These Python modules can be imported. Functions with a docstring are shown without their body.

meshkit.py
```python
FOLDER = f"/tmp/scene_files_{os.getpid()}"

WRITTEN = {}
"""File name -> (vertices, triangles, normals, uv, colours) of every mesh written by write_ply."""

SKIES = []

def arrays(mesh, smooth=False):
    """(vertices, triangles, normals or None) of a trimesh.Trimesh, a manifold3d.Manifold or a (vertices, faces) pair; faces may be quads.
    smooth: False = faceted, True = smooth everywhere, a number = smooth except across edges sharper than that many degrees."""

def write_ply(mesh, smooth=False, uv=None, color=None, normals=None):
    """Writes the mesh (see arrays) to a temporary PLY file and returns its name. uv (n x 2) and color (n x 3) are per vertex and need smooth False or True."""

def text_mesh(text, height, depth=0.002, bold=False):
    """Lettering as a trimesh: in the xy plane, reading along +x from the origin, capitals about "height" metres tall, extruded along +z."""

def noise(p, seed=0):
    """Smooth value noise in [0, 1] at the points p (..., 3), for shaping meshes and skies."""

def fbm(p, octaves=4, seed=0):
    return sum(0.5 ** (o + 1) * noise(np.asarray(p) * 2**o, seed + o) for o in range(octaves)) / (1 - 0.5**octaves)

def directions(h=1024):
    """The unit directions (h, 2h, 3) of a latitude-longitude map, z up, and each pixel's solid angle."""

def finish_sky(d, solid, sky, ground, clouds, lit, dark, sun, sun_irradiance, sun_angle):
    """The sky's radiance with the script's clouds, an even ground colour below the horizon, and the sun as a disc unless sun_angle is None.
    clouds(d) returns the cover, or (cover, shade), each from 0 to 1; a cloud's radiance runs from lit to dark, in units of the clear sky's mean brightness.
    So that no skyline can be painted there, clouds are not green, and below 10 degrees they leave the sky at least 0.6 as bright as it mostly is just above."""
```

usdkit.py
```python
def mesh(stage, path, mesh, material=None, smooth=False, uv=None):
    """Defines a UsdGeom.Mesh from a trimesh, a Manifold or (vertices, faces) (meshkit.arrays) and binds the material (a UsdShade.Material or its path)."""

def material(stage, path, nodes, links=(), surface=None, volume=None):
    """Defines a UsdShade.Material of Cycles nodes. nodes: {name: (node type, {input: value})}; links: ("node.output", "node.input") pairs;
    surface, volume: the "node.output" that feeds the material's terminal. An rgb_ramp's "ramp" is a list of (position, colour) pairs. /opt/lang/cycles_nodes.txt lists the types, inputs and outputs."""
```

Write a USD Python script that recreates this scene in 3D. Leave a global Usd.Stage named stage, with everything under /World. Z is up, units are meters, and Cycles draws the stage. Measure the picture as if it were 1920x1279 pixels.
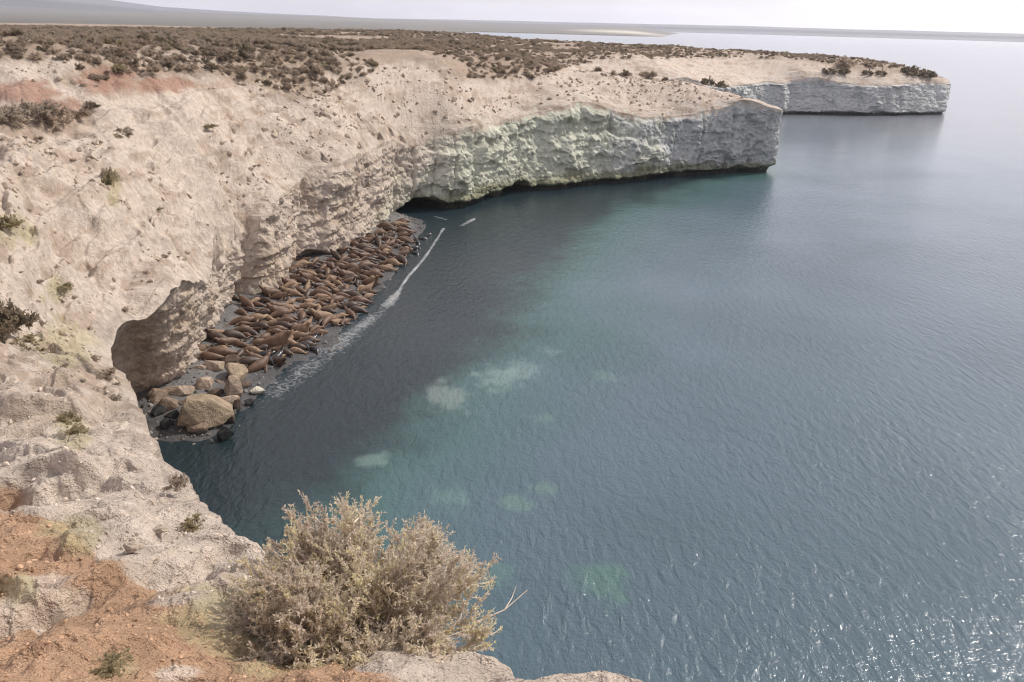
import math, random
import numpy as np, trimesh, manifold3d, shapely
from scipy.interpolate import RBFInterpolator, PchipInterpolator
from scipy.ndimage import gaussian_filter1d, map_coordinates
from scipy.spatial import cKDTree
from pxr import Usd, UsdGeom, UsdLux, UsdShade, Sdf, Gf, Vt
import usdkit

# ------------------------------------------------------------------ camera, sky, sun, exposure
stage = Usd.Stage.CreateInMemory()
UsdGeom.SetStageUpAxis(stage, 'Z'); UsdGeom.SetStageMetersPerUnit(stage, 1.0)
UsdGeom.Xform.Define(stage, '/World'); UsdGeom.Scope.Define(stage, '/World/Looks')
EYE, FPX = 25.0, 1450.0
PITCH, ROLL = math.radians(22.25), math.radians(1.55)
fwd = np.array([0, math.cos(PITCH), -math.sin(PITCH)])
_r0, _u0 = np.array([1.0, 0, 0]), np.array([0, math.sin(PITCH), math.cos(PITCH)])
right = math.cos(ROLL) * _r0 + math.sin(ROLL) * _u0
up = -math.sin(ROLL) * _r0 + math.cos(ROLL) * _u0
cam = UsdGeom.Camera.Define(stage, '/World/camera')
cam.AddTransformOp().Set(Gf.Matrix4d(*right, 0, *up, 0, *(-fwd), 0, 0, 0, EYE, 1))
cam.CreateHorizontalApertureAttr(36.0); cam.CreateFocalLengthAttr(36.0 * FPX / 1920)
cam.CreateClippingRangeAttr((0.1, 100000.0))
cam.CreateExposureAttr(0.18)
SUN_AZ, SUN_EL = math.radians(58), math.radians(46)          # azimuth from the view direction (+y) towards +x
sun_dir = np.array([math.sin(SUN_AZ) * math.cos(SUN_EL), math.cos(SUN_AZ) * math.cos(SUN_EL), math.sin(SUN_EL)])
sky = UsdLux.DomeLight.Define(stage, '/World/sky')
sky.GetPrim().SetCustomDataByKey('kind', 'structure')
sky_mat = usdkit.material(stage, '/World/Looks/sky_air', {
    's': ('sky_texture', {'sky_type': 'single_scattering', 'sun_disc': False, 'sun_elevation': SUN_EL, 'sun_rotation': SUN_AZ,
                          'altitude': 30.0, 'air_density': 1.0, 'aerosol_density': 3.5, 'ozone_density': 1.0}),
    'tc': ('texture_coordinate', {}),
    'mp': ('mapping', {'scale': (1.0, 1.0, 4.0)}),
    'n': ('noise_texture', {'scale': 2.2, 'detail': 6.0, 'roughness': 0.58}),
    'r': ('rgb_ramp', {'ramp': [(0.35, (0.45, 0.45, 0.45)), (0.68, (0.9, 0.9, 0.9))]}),
    'm': ('mix_color', {'blend_type': 'mix', 'b': (10.6, 10.3, 11.3), 'use_clamp': False}),
    'nz': ('vector_math', {'math_type': 'normalize'}), 'dt': ('vector_math', {'math_type': 'dot_product', 'vector2': tuple(sun_dir)}),
    'fr': ('map_range', {'from_min': 0.0, 'from_max': 1.0, 'to_min': 0.74, 'to_max': 1.75}), 'fc': ('combine_color', {}), 'fm': ('mix_color', {'blend_type': 'multiply', 'fac': 1.0, 'a': (8.2, 8.0, 9.0), 'use_clamp': False}),
    'b': ('background_shader', {'strength': 0.10})},
    [('tc.generated', 'nz.vector1'), ('nz.vector', 'dt.vector1'), ('dt.value', 'fr.value'), ('fr.result', 'fc.r'), ('fr.result', 'fc.g'), ('fr.result', 'fc.b'), ('fc.color', 'fm.b'), ('fm.result', 'm.b'), ('tc.generated', 'mp.vector'), ('mp.vector', 'n.vector'), ('n.fac', 'r.fac'), ('r.color', 'm.fac'), ('s.color', 'm.a'), ('m.result', 'b.color')],
    surface='b.background')
UsdShade.MaterialBindingAPI.Apply(sky.GetPrim()).Bind(sky_mat)
sun = UsdLux.DistantLight.Define(stage, '/World/sun')
sun.CreateIntensityAttr(1.05); sun.CreateAngleAttr(0.5); sun.CreateNormalizeAttr(True); sun.CreateColorAttr((1.0, 0.95, 0.88))
_z = sun_dir; _x = np.cross([0, 0, 1.0], _z); _x /= np.linalg.norm(_x); _y = np.cross(_z, _x)
sun.AddTransformOp().Set(Gf.Matrix4d(*_x, 0, *_y, 0, *_z, 0, 0, 0, 0, 1))

# ------------------------------------------------------------------ helpers
_lat = np.random.default_rng(7).random((64, 64, 64)).astype(np.float32)
def noise(p, seed=0):
    p = np.asarray(p, np.float64) + np.array([17.31, 5.77, 29.13]) * (seed % 97) + 1000.0
    i = np.floor(p); t = p - i; c = (i % 64) + t * t * (3 - 2 * t)
    return map_coordinates(_lat, c.reshape(-1, 3).T, order=1, mode='grid-wrap', output=np.float32).reshape(p.shape[:-1]).astype(float)
def fbm(p, octaves=4, seed=0):
    p = np.asarray(p, float)
    return sum(0.5 ** (o + 1) * noise(p * 2.03 ** o, seed + o) for o in range(octaves)) / (1 - 0.5 ** octaves)
def ray(px, py): return fwd + right * (px - 960) / FPX + up * (639.5 - py) / FPX
def atz(px, py, z=0.0):
    d = ray(px, py); return np.array([0, 0, EYE]) + d * (z - EYE) / d[2]
def atd(px, py, rng):
    d = ray(px, py); return np.array([0, 0, EYE]) + d * rng / math.hypot(d[0], d[1])
def pix(p):
    q = np.asarray(p, float) - [0, 0, EYE]
    w = q @ fwd; ok = w > 0.05; w = np.where(ok, w, 1)
    return np.where(ok, 960 + FPX * (q @ right) / w, -9999), np.where(ok, 639.5 - FPX * (q @ up) / w, 9999)
def sstep(a, b, x):
    t = np.clip((np.asarray(x, float) - a) / (b - a), 0, 1); return t * t * (3 - 2 * t)
def sn(p, s, seed=0): return 2 * noise(np.asarray(p) * s, seed) - 1          # signed noise
_names = {}
def numbered(name, parent='/World'):
    k = (parent, name); n = _names.get(k, 0); _names[k] = n + 1
    return f'{parent}/{name}' if n == 0 else f'{parent}/{name}_{n:03d}'
def tag(prim, label=None, cat=None, group=None, kind=None):
    prim = prim.GetPrim() if hasattr(prim, 'GetPrim') else prim
    for k, v in (('label', label), ('category', cat), ('group', group), ('kind', kind)):
        if v: prim.SetCustomDataByKey(k, v)
    return prim
def obj(name, mesh, mat, parent='/World', smooth=False, tint=None, floats=None, **kw):
    parent = parent if isinstance(parent, str) else str(parent.GetPath())
    m = usdkit.mesh(stage, numbered(name, parent), mesh, mat, smooth=smooth)
    if tint is not None:
        UsdGeom.PrimvarsAPI(m).CreatePrimvar('tint', Sdf.ValueTypeNames.Color3fArray, 'vertex').Set(Vt.Vec3fArray.FromNumpy(np.asarray(tint, np.float32)))
    for k_, a_ in (floats or {}).items():
        UsdGeom.PrimvarsAPI(m).CreatePrimvar(k_, Sdf.ValueTypeNames.FloatArray, 'vertex').Set(Vt.FloatArray.FromNumpy(np.asarray(a_, np.float32)))
    if kw: tag(m, **kw)
    return m.GetPrim()
KINDS = '/World/kinds'
stage.CreateClassPrim(KINDS)
def thing(name, loc=(0, 0, 0), rotz=0.0, scale=1.0, rot=None, ref=None, parent='/World', **kw):
    x = UsdGeom.Xform.Define(stage, numbered(name, parent))
    if ref:
        x.GetPrim().GetReferences().AddInternalReference(ref); x.GetPrim().SetInstanceable(True)
    if parent == KINDS: return x.GetPrim()
    x.AddTranslateOp().Set(Gf.Vec3d(*map(float, loc)))
    x.AddRotateXYZOp().Set(Gf.Vec3f(*(rot or (0, 0, 0))[:2], math.degrees(rotz)))
    sc = (scale,) * 3 if np.ndim(scale) == 0 else scale
    x.AddScaleOp().Set(Gf.Vec3f(*map(float, sc)))
    return tag(x, **kw)
def grid_faces(ni, nj, keep=None):
    i, j = np.meshgrid(np.arange(ni - 1), np.arange(nj - 1), indexing='ij')
    a = (i * nj + j).ravel(); q = np.stack([a, a + nj, a + nj + 1, a + 1], 1)
    if keep is not None: q = q[keep.ravel()]
    return np.vstack([q[:, [0, 1, 2]], q[:, [0, 2, 3]]])
def compact(v, f, *extra):
    used = np.zeros(len(v), bool); used[f.ravel()] = True
    idx = np.cumsum(used) - 1
    return (v[used], idx[f]) + tuple(e[used] for e in extra)

# ------------------------------------------------------------------ materials
def tinted(name, rough=0.9, bumps=((6.0, 0.06), (30.0, 0.015)), vary=0.22, vscale=3.0, spec=0.2):
    nodes = {'a': ('attribute', {'attribute': 'tint'}), 'g': ('geometry', {}),
             'n': ('noise_texture', {'scale': vscale, 'detail': 8.0, 'roughness': 0.65}),
             'mr': ('map_range', {'from_min': 0.25, 'from_max': 0.75, 'to_min': 1 - vary, 'to_max': 1 + vary}),
             'mx': ('mix_color', {'blend_type': 'multiply', 'fac': 1.0, 'use_clamp': False}),
             'p': ('principled_bsdf', {'roughness': rough, 'specular_ior_level': spec})}
    links = [('g.position', 'n.vector'), ('n.fac', 'mr.value'), ('a.color', 'mx.a'), ('mr.result', 'mx.b'), ('mx.result', 'p.base_color')]
    prev = None
    for k, (sc, dist) in enumerate(bumps):
        nodes[f'bn{k}'] = ('noise_texture', {'scale': sc, 'detail': 6.0, 'roughness': 0.6})
        nodes[f'bp{k}'] = ('bump', {'strength': 0.8, 'distance': dist})
        links += [('g.position', f'bn{k}.vector'), (f'bn{k}.fac', f'bp{k}.height')]
        if prev: links.append((f'{prev}.normal', f'bp{k}.normal'))
        prev = f'bp{k}'
    links.append((f'{prev}.normal', 'p.normal'))
    return usdkit.material(stage, f'/World/Looks/{name}', nodes, links, surface='p.BSDF')
def plain(name, c1, c2, scale=8.0, rough=0.8, spec=0.3, bump=0.0, bscale=30.0, translucent=None):
    nodes = {'tc': ('texture_coordinate', {}), 'n': ('noise_texture', {'scale': scale, 'detail': 5.0, 'roughness': 0.6}),
             'r': ('rgb_ramp', {'ramp': [(0.3, c1), (0.7, c2)]}),
             'p': ('principled_bsdf', {'roughness': rough, 'specular_ior_level': spec})}
    links = [('tc.object', 'n.vector'), ('n.fac', 'r.fac'), ('r.color', 'p.base_color')]
    if bump:
        nodes['bn'] = ('noise_texture', {'scale': bscale, 'detail': 6.0}); nodes['bp'] = ('bump', {'strength': 0.8, 'distance': bump})
        links += [('tc.object', 'bn.vector'), ('bn.fac', 'bp.height'), ('bp.normal', 'p.normal')]
    out = 'p.BSDF'
    if translucent:
        nodes['t'] = ('translucent_bsdf', {}); nodes['mc'] = ('mix_closure', {'fac': translucent})
        links += [('r.color', 't.color'), ('p.BSDF', 'mc.closure1'), ('t.BSDF', 'mc.closure2')]; out = 'mc.closure'
    return usdkit.material(stage, f'/World/Looks/{name}', nodes, links, surface=out)
M_ground = tinted('weathered_sediment', bumps=((3.0, 0.22), (12.0, 0.07), (60.0, 0.010)), vary=0.3)
M_cliff = tinted('cliff_rock', bumps=((1.5, 0.35), (5.0, 0.16), (20.0, 0.04)), vscale=1.5, vary=0.3)
M_far = tinted('distant_land', bumps=((0.02, 4.0),), vscale=0.004, vary=0.12)
M_shingle = tinted('wet_shingle', rough=0.55, bumps=((5.0, 0.05), (16.0, 0.04)), vscale=5.0, vary=0.45, spec=0.4)
M_boulder = tinted('boulder_rock', rough=0.85, bumps=((3.0, 0.2), (12.0, 0.06)), vscale=2.5, vary=0.4)
M_leaf = usdkit.material(stage, '/World/Looks/dry_leaf', {
    'a': ('attribute', {'attribute': 'tint'}), 'p': ('principled_bsdf', {'roughness': 0.75, 'specular_ior_level': 0.2}),
    't': ('translucent_bsdf', {}), 'm': ('mix_closure', {'fac': 0.55})},
    [('a.color', 'p.base_color'), ('a.color', 't.color'), ('p.BSDF', 'm.closure1'), ('t.BSDF', 'm.closure2')], surface='m.closure')
M_twig = plain('grey_twig', (0.22, 0.18, 0.14), (0.36, 0.30, 0.24), scale=20.0)

# ------------------------------------------------------------------ the coast: stations of (lip, foot), water on the right hand
near_lip = [np.array([7.0, -9.0, 21.4]), np.array([4.6, -2.5, 21.4]), np.array([2.8, 1.2, 21.5])]
near_lip += [atd(*q) for q in [(1330, 1330, 3.0), (1220, 1281, 3.2), (1170, 1264, 3.3), (1110, 1260, 3.35), (1050, 1270, 3.3), (1010, 1245, 3.5), (960, 1212, 3.75),
    (900, 1200, 3.9), (850, 1178, 4.1), (700, 1110, 4.9), (560, 1050, 5.6), (480, 1018, 6.2), (430, 988, 6.8), (400, 960, 7.6), (370, 945, 8.1), (362, 905, 9.8),
    (340, 888, 10.8), (318, 880, 11.3), (316, 850, 13.0), (300, 818, 15.5), (262, 765, 21.0), (240, 722, 27.0), (226, 680, 34.0), (213, 640, 42.5)]]
nfoot = []
for i, L in enumerate(near_lip):
    t = near_lip[min(i + 1, len(near_lip) - 1)] - near_lip[max(i - 1, 0)]; t = t[:2] / np.linalg.norm(t[:2])
    nfoot.append(np.array([L[0] + t[1] * 0.8, L[1] - t[0] * 0.8, -0.5]))
nfoot[-1] = np.array([-27.5, 45.5, 0.2]); nfoot[-2] = np.array([-24.0, 39.0, 0.0])
pairs = [((250, 742), (232, 608), -10), ((300, 725), (312, 548), -8), ((338, 703), (374, 518), -0.6), ((372, 655), (395, 500), 1), ((402, 600), (425, 478), 2), ((432, 552), (455, 450), 3),
         ((490, 550), (480, 400), 4), ((535, 533), (530, 360), 5), ((545, 492), (570, 330), 4), ((620, 478), (640, 300), 5), ((690, 440), (700, 285), 5), ((750, 405), (760, 265), 4),
         ((800, 400), (805, 255), 4), ((850, 397), (850, 245), 4), ((915, 378), (920, 225), 4), ((960, 366), (960, 212), 4.5), ((1000, 360), (1000, 203), 5), ((1050, 356), (1048, 193), 5), ((1100, 352), (1095, 187), 5), ((1150, 347), (1150, 203), 4),
         ((1200, 343), (1200, 214), 3), ((1240, 338), (1245, 211), 3), ((1280, 333), (1285, 210), 3), ((1340, 328), (1360, 200), 2), ((1397, 325), (1430, 192), 0)]
on_beach = [0.3, .4, .5, .6, .7, .8, .9, .9, .9, .8, .7, .3] + [0] * 20
lips, feet = list(near_lip), list(nfoot)
for k, (b, l, s) in enumerate(pairs):
    B = atz(*b, on_beach[k]); lips.append(atd(*l, math.hypot(B[0], B[1]) + s)); feet.append(B)
for x, y, z in [(49, 151, 12.0), (43, 163, 12.0), (33, 172, 11.5), (26, 186, 11), (34, 208, 11), (55, 232, 11), (70, 250, 10.8)]:
    lips.append(np.array([x, y, z])); feet.append(np.array([x + 0.5, y, 0.0]))
for b, l, s in [((1440, 215), (1440, 148), 3), ((1466, 216), (1468, 150), 3.5), ((1480, 215), (1482, 148), 4), ((1600, 217), (1600, 152), 3), ((1700, 217), (1700, 153), 3), ((1755, 216), (1748, 151), 3), ((1771, 215), (1765, 150), 2)]:
    B = atz(*b, 0.0); lips.append(atd(*l, math.hypot(B[0], B[1]) + s)); feet.append(B)
for x, y, z in [(152, 290, 11.4), (154, 306, 11), (144, 326, 11), (110, 345, 10), (50, 356, 9), (0, 365, 9), (-60, 400, 9), (-150, 520, 9), (-300, 800, 9)]:
    lips.append(np.array([x, y, z])); feet.append(np.array([x + 2, y + 4, -0.5]))
lips, feet = np.array(lips), np.array(feet)
N_NEAR = len(near_lip); ST = np.arange(len(lips))
i_tip1 = N_NEAR + len(pairs) - 1
# dense samples along the coast, about even in angle as the eye sees them
tt = np.linspace(0, len(lips) - 1, 40001)
Lp, Bp = PchipInterpolator(ST, lips), PchipInterpolator(ST, feet)
Ld = Lp(tt)
step = np.maximum(np.linalg.norm(np.diff(Ld, axis=0), axis=1), np.linalg.norm(np.diff(Bp(tt), axis=0), axis=1) * 0.8) / np.maximum(np.hypot(Ld[:-1, 0], Ld[:-1, 1]), 6.0)
wgt = np.where((tt[:-1] > N_NEAR - 2) & (tt[:-1] < i_tip1 + 1), 1.0, np.where(tt[:-1] < N_NEAR - 2, 0.35, 0.6)); wgt[tt[:-1] > i_tip1 + 15] = 0.15
cum = np.r_[0, np.cumsum(step * wgt)]
NU = int(cum[-1] / 0.00125)
tu = np.interp(np.linspace(0, cum[-1], NU), cum, tt)
LU, BU = Lp(tu), Bp(tu)
_tl = np.gradient(LU[:, :2], axis=0); _tl /= np.linalg.norm(_tl, axis=1, keepdims=True) + 1e-9
_rl = np.hypot(LU[:, 0], LU[:, 1]); _jit = (0.008 * _rl + 0.02) * (fbm(LU / (0.035 * _rl + 0.12)[:, None], 4, 2) - 0.5) * 2
LU = LU + np.c_[np.stack([_tl[:, 1], -_tl[:, 0]], 1) * _jit[:, None], 0 * _jit]
Ld = LU
land_poly = shapely.Polygon(np.vstack([Ld[:, :2], [[-900, 900], [-900, -60], [7, -60]]])).buffer(0)
lip_tree = cKDTree(Ld[:, :2])

# ------------------------------------------------------------------ heights of the land above the cliffs
hp = [atd(*q) for q in [
    # plateau edge and the plateau beyond
    (0, 105, 80), (70, 102, 82), (150, 105, 85), (240, 108, 90), (330, 100, 95), (450, 95, 105), (600, 128, 107), (720, 118, 120), (840, 110, 132), (960, 108, 147), (1000, 118, 165), (1060, 148, 147),
    (1120, 138, 156), (1200, 147, 165), (1300, 157, 165), (1340, 163, 163), (1180, 105, 230), (1300, 150, 220), (1250, 120, 235), (1500, 102, 315), (1400, 96, 315), (1600, 110, 325), (1690, 122, 328), (1735, 140, 322),
    (1500, 133, 285), (1600, 135, 296), (1690, 138, 308), (1450, 120, 290), (0, 50, 350), (250, 54, 350), (500, 58, 330), (700, 62, 330), (900, 78, 330), (1250, 88, 320), (0, 64, 170), (200, 66, 180), (400, 66, 200), (700, 85, 200), (900, 92, 210), (1050, 92, 250),
    (0, 84, 98), (150, 86, 103), (330, 84, 113), (450, 82, 123), (600, 97, 128), (720, 94, 143), (840, 93, 153), (960, 93, 168), (0, 72, 128), (200, 74, 134), (400, 74, 150), (600, 78, 160), (800, 84, 180),
    # the red scarp
    (0, 150, 76), (150, 150, 80), (330, 150, 88), (0, 200, 72), (150, 205, 74), (330, 185, 82), (450, 150, 97),
    # pale slopes
    (130, 300, 62), (40, 300, 58), (0, 400, 46), (100, 450, 49), (150, 500, 46.5), (100, 600, 39), (0, 600, 33), (0, 500, 39), (0, 700, 23), (100, 700, 27), (0, 800, 17), (150, 800, 18.5), (200, 750, 23), (0, 900, 9.5), (200, 900, 10.5), (100, 850, 13),
    (0, 1000, 7), (200, 1050, 6.1), (300, 1000, 6.8), (0, 1150, 4.4), (300, 1150, 4.5), (0, 1279, 3.1), (200, 1279, 3.2), (400, 1279, 3.2), (600, 1279, 3.1), (850, 1279, 3.05), (600, 1180, 4.0), (500, 1100, 4.9), (1000, 1279, 3.1),
    (300, 450, 57), (300, 350, 65), (300, 250, 75), (310, 190, 82), (200, 550, 48), (400, 400, 68), (400, 300, 76), (400, 220, 83), (420, 160, 92),
    (460, 330, 81), (460, 250, 87), (470, 180, 94), (540, 260, 89), (550, 190, 97), (565, 150, 103), (640, 220, 98), (700, 215, 106), (640, 160, 107), (712, 160, 113), (850, 190, 118), (845, 150, 124), (990, 165, 137), (1080, 165, 142), (1200, 178, 150), (1300, 182, 152), (1390, 180, 152)]]
hp += [np.array(q) for q in [(-9, -6, 23.6), (-3, -4, 23.5), (2, -4, 22.8), (0, 0.3, 23.3), (-1.5, 0.6, 23.35), (-30, 5, 20), (-60, 20, 21), (-90, 60, 21.5), (-60, 50, 21.0), (-20, -20, 23), (-50, -40, 23), (-300, 300, 18.5), (-500, 500, 15),
                             (-300, 100, 20.5), (-400, 0, 21), (-600, 700, 14), (-200, 700, 16), (-100, 420, 18), (60, 335, 15), (95, 330, 15), (-40, 12, 18.5), (-26, 12, 16.5)]]
hp = np.vstack([hp, lips[:-3]])
def polar(x, y): return np.stack([np.arctan2(x, y), np.log(np.maximum(np.hypot(x, y), 0.5)) * 0.9], -1)
h_rbf = RBFInterpolator(polar(hp[:, 0], hp[:, 1]), hp[:, 2], smoothing=1e-4, kernel='thin_plate_spline')
_ga, _gl = np.radians(np.arange(-150, 151, 0.5)), np.arange(math.log(0.6), math.log(1300), 0.012)
_GA, _GL = np.meshgrid(_ga, _gl, indexing='ij')
_tab = h_rbf(np.stack([_GA.ravel(), _GL.ravel() * 0.9], 1)).reshape(_GA.shape)
def height0(x, y):
    a, l = np.arctan2(x, y), np.log(np.maximum(np.hypot(x, y), 0.61))
    return map_coordinates(_tab, [(a - _ga[0]) / (_ga[1] - _ga[0]), (l - _gl[0]) / (_gl[1] - _gl[0])], order=1, mode='nearest')
def relief(p, r, q=0.003):
    """Vector displacement of the ground: octaves from metres down to what the grid can carry at range r. q: spacing / range."""
    d = np.zeros_like(p)
    for k, lam in enumerate([12.0, 6.0, 3.0, 1.5, 0.75, 0.38, 0.19, 0.095, 0.048]):
        fade = 1 - sstep(0.25 * lam, 0.6 * lam, r * q * 1.6)
        near = sstep(lam * 0.35, lam * 1.6, r)               # large octaves calm down right at the feet
        on = (fade > 0) & (near > 0)
        if not on.any(): continue
        pp = p[on] / lam; w = (fade * near)[on]
        ridged = 1 - np.abs(sn(pp, 1.0, 11 + k)) * 2
        a = 0.06 if lam > 4 else 0.13 if lam > 0.3 else 0.11
        if lam < 2: d[on, 2] += w * np.clip(r[on] / 9, 0.45, 1) * lam * (0.20 * sstep(0.50, 0.58, noise(pp * 0.8, 91 + k)) - 0.22 * sstep(0.66, 0.74, noise(pp * [0.9, 0.5, 0.9], 95 + k)))
        if lam > 2: a *= 1 - 0.6 * sstep(60, 120, r[on])
        d[on, 2] += w * lam * a * (0.9 * sn(pp, 1.0, 31 + k) - 0.55 * ridged)
        d[on, 0] += w * lam * a * 0.7 * sn(pp, 1.0, 51 + k); d[on, 1] += w * lam * a * 0.7 * sn(pp, 1.0, 71 + k)
    return d
def terraces(z, x, y, hgt, seed):
    """Ledges of more and less resistant beds: how far z moves towards the nearest bed top."""
    zz = z + 0.5 * sn(np.stack([x, y, 0 * x], -1), 0.12, seed) + 0.15 * sn(np.stack([x, y, z], -1), 0.9, seed + 1)
    k = zz / hgt; fr = k - np.floor(k)
    return hgt * (sstep(0.15, 0.85, fr) - fr)
def height(x, y):
    """Ground height for planting things: the smooth surface with its larger relief."""
    x, y = np.atleast_1d(np.asarray(x, float)), np.atleast_1d(np.asarray(y, float))
    z = height0(x, y); p = np.stack([x, y, z], 1); r = np.hypot(x, y)
    return z + relief(p, np.maximum(r, 8))[:, 2]

# colours (linear albedo)
CREAM, CREAM2, BROWN, RED, ORANGE, OLIVE = map(np.array, [(0.435, 0.362, 0.295), (0.345, 0.275, 0.21), (0.265, 0.203, 0.150), (0.285, 0.165, 0.118), (0.335, 0.212, 0.132), (0.33, 0.285, 0.16)])
def ellip(px, py, cx, cy, rx, ry): return np.hypot((px - cx) / rx, (py - cy) / ry)
def land_tint(p, slope):
    px, py = pix(p); r = np.hypot(p[:, 0], p[:, 1])
    w1 = fbm(p * 0.12, 4, 5) - 0.5; w2 = fbm(p * 0.9, 4, 9) - 0.5; w3 = fbm(p * 5.0, 3, 13) - 0.5
    c = CREAM + (CREAM2 - CREAM) * sstep(0.02, 0.3, w2 + 0.6 * w1)[:, None] * 0.8
    c = c * (1 + 0.35 * w3)[:, None]
    dirt = sstep(0.06, 0.12, fbm(p * [0.5, 0.5, 1.4], 5, 43) - 0.5 + 0.25 * w1) * sstep(12, 25, r)
    c = c * (1 - dirt[:, None] * np.array([0.22, 0.26, 0.30]))
    edge = np.interp(px, [-2000, 0, 130, 160, 240, 330, 450, 520, 600, 650, 700, 830, 870, 1000, 1060, 1130, 1330, 1480, 1550, 1700, 1770, 2200], [104, 104, 106, 118, 112, 104, 100, 128, 146, 132, 118, 122, 138, 138, 122, 106, 106, 112, 122, 140, 150, 160])
    m = sstep(8, -10, py - edge + 40 * w1 + 14 * w2) * sstep(30, 60, r)
    m = m * (1 - 0.55 * sstep(0.05, 0.22, w2 + 0.5 * w1))
    c = c + (BROWN - c) * m[:, None]
    g = np.maximum.reduce([1 - ellip(px, py, *e) for e in [(230, 140, 130, 40), (470, 130, 110, 45), (70, 225, 130, 40), (900, 130, 90, 26), (560, 160, 60, 30)]])
    c = c + (BROWN * 1.1 - c) * (0.9 * sstep(-0.1, 0.45, g + 1.1 * w2))[:, None]
    g = np.maximum.reduce([1 - ellip(px, py, *e) for e in [(200, 148, 62, 26), (40, 175, 80, 24), (110, 202, 60, 20), (310, 158, 60, 18)]])
    c = c + (RED - c) * (0.85 * sstep(-0.05, 0.4, g + 1.2 * w2))[:, None]
    gully = sstep(0.08, 0.3, fbm(p * [0.25, 0.25, 0.6], 4, 41) - 0.5)
    c = c * (1 - 0.22 * gully)[:, None]
    # the rusty soil at the photographer's feet, with olive stains round it
    top = np.interp(px, [-3000, 0, 60, 110, 160, 230, 275, 350, 420, 500, 560, 620, 680, 800, 3000], [930, 950, 975, 985, 1030, 1085, 1140, 1150, 1200, 1240, 1215, 1190, 1270, 1330, 1330])
    o = sstep(-18, 22, py - top + 110 * w2 + 90 * w3) * sstep(14, 10, r)
    o = np.clip(o * 1.25, 0, 1)
    patch = np.maximum.reduce([1 - ellip(px, py, *e) for e in [(50, 1150, 85, 60), (330, 1262, 60, 22)]])
    o = o * (1 - 0.8 * sstep(-0.1, 0.35, patch + 2.6 * w2 + 1.6 * w3 - 0.1))
    o = np.maximum(o, 0.9 * sstep(0, 0.5, 1 - ellip(px, py, 15, 935, 45, 26) + w2) * sstep(14, 10, r))
    c = c + (ORANGE * (1 + 0.5 * w3)[:, None] - c) * o[:, None]
    g = np.maximum.reduce([1 - ellip(px, py, *e) for e in [(450, 1175, 130, 60), (490, 1230, 70, 60), (150, 1000, 70, 45), (230, 1250, 50, 35), (20, 1100, 40, 30), (140, 810, 35, 45), (130, 640, 60, 60), (30, 430, 40, 40), (212, 350, 16, 40), (100, 545, 26, 22)]])
    c = c + (OLIVE - c) * (0.6 * sstep(0.0, 0.5, g + 1.8 * w2 + 1.5 * w3))[:, None]
    return np.clip(c, 0.02, 0.6)

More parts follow.
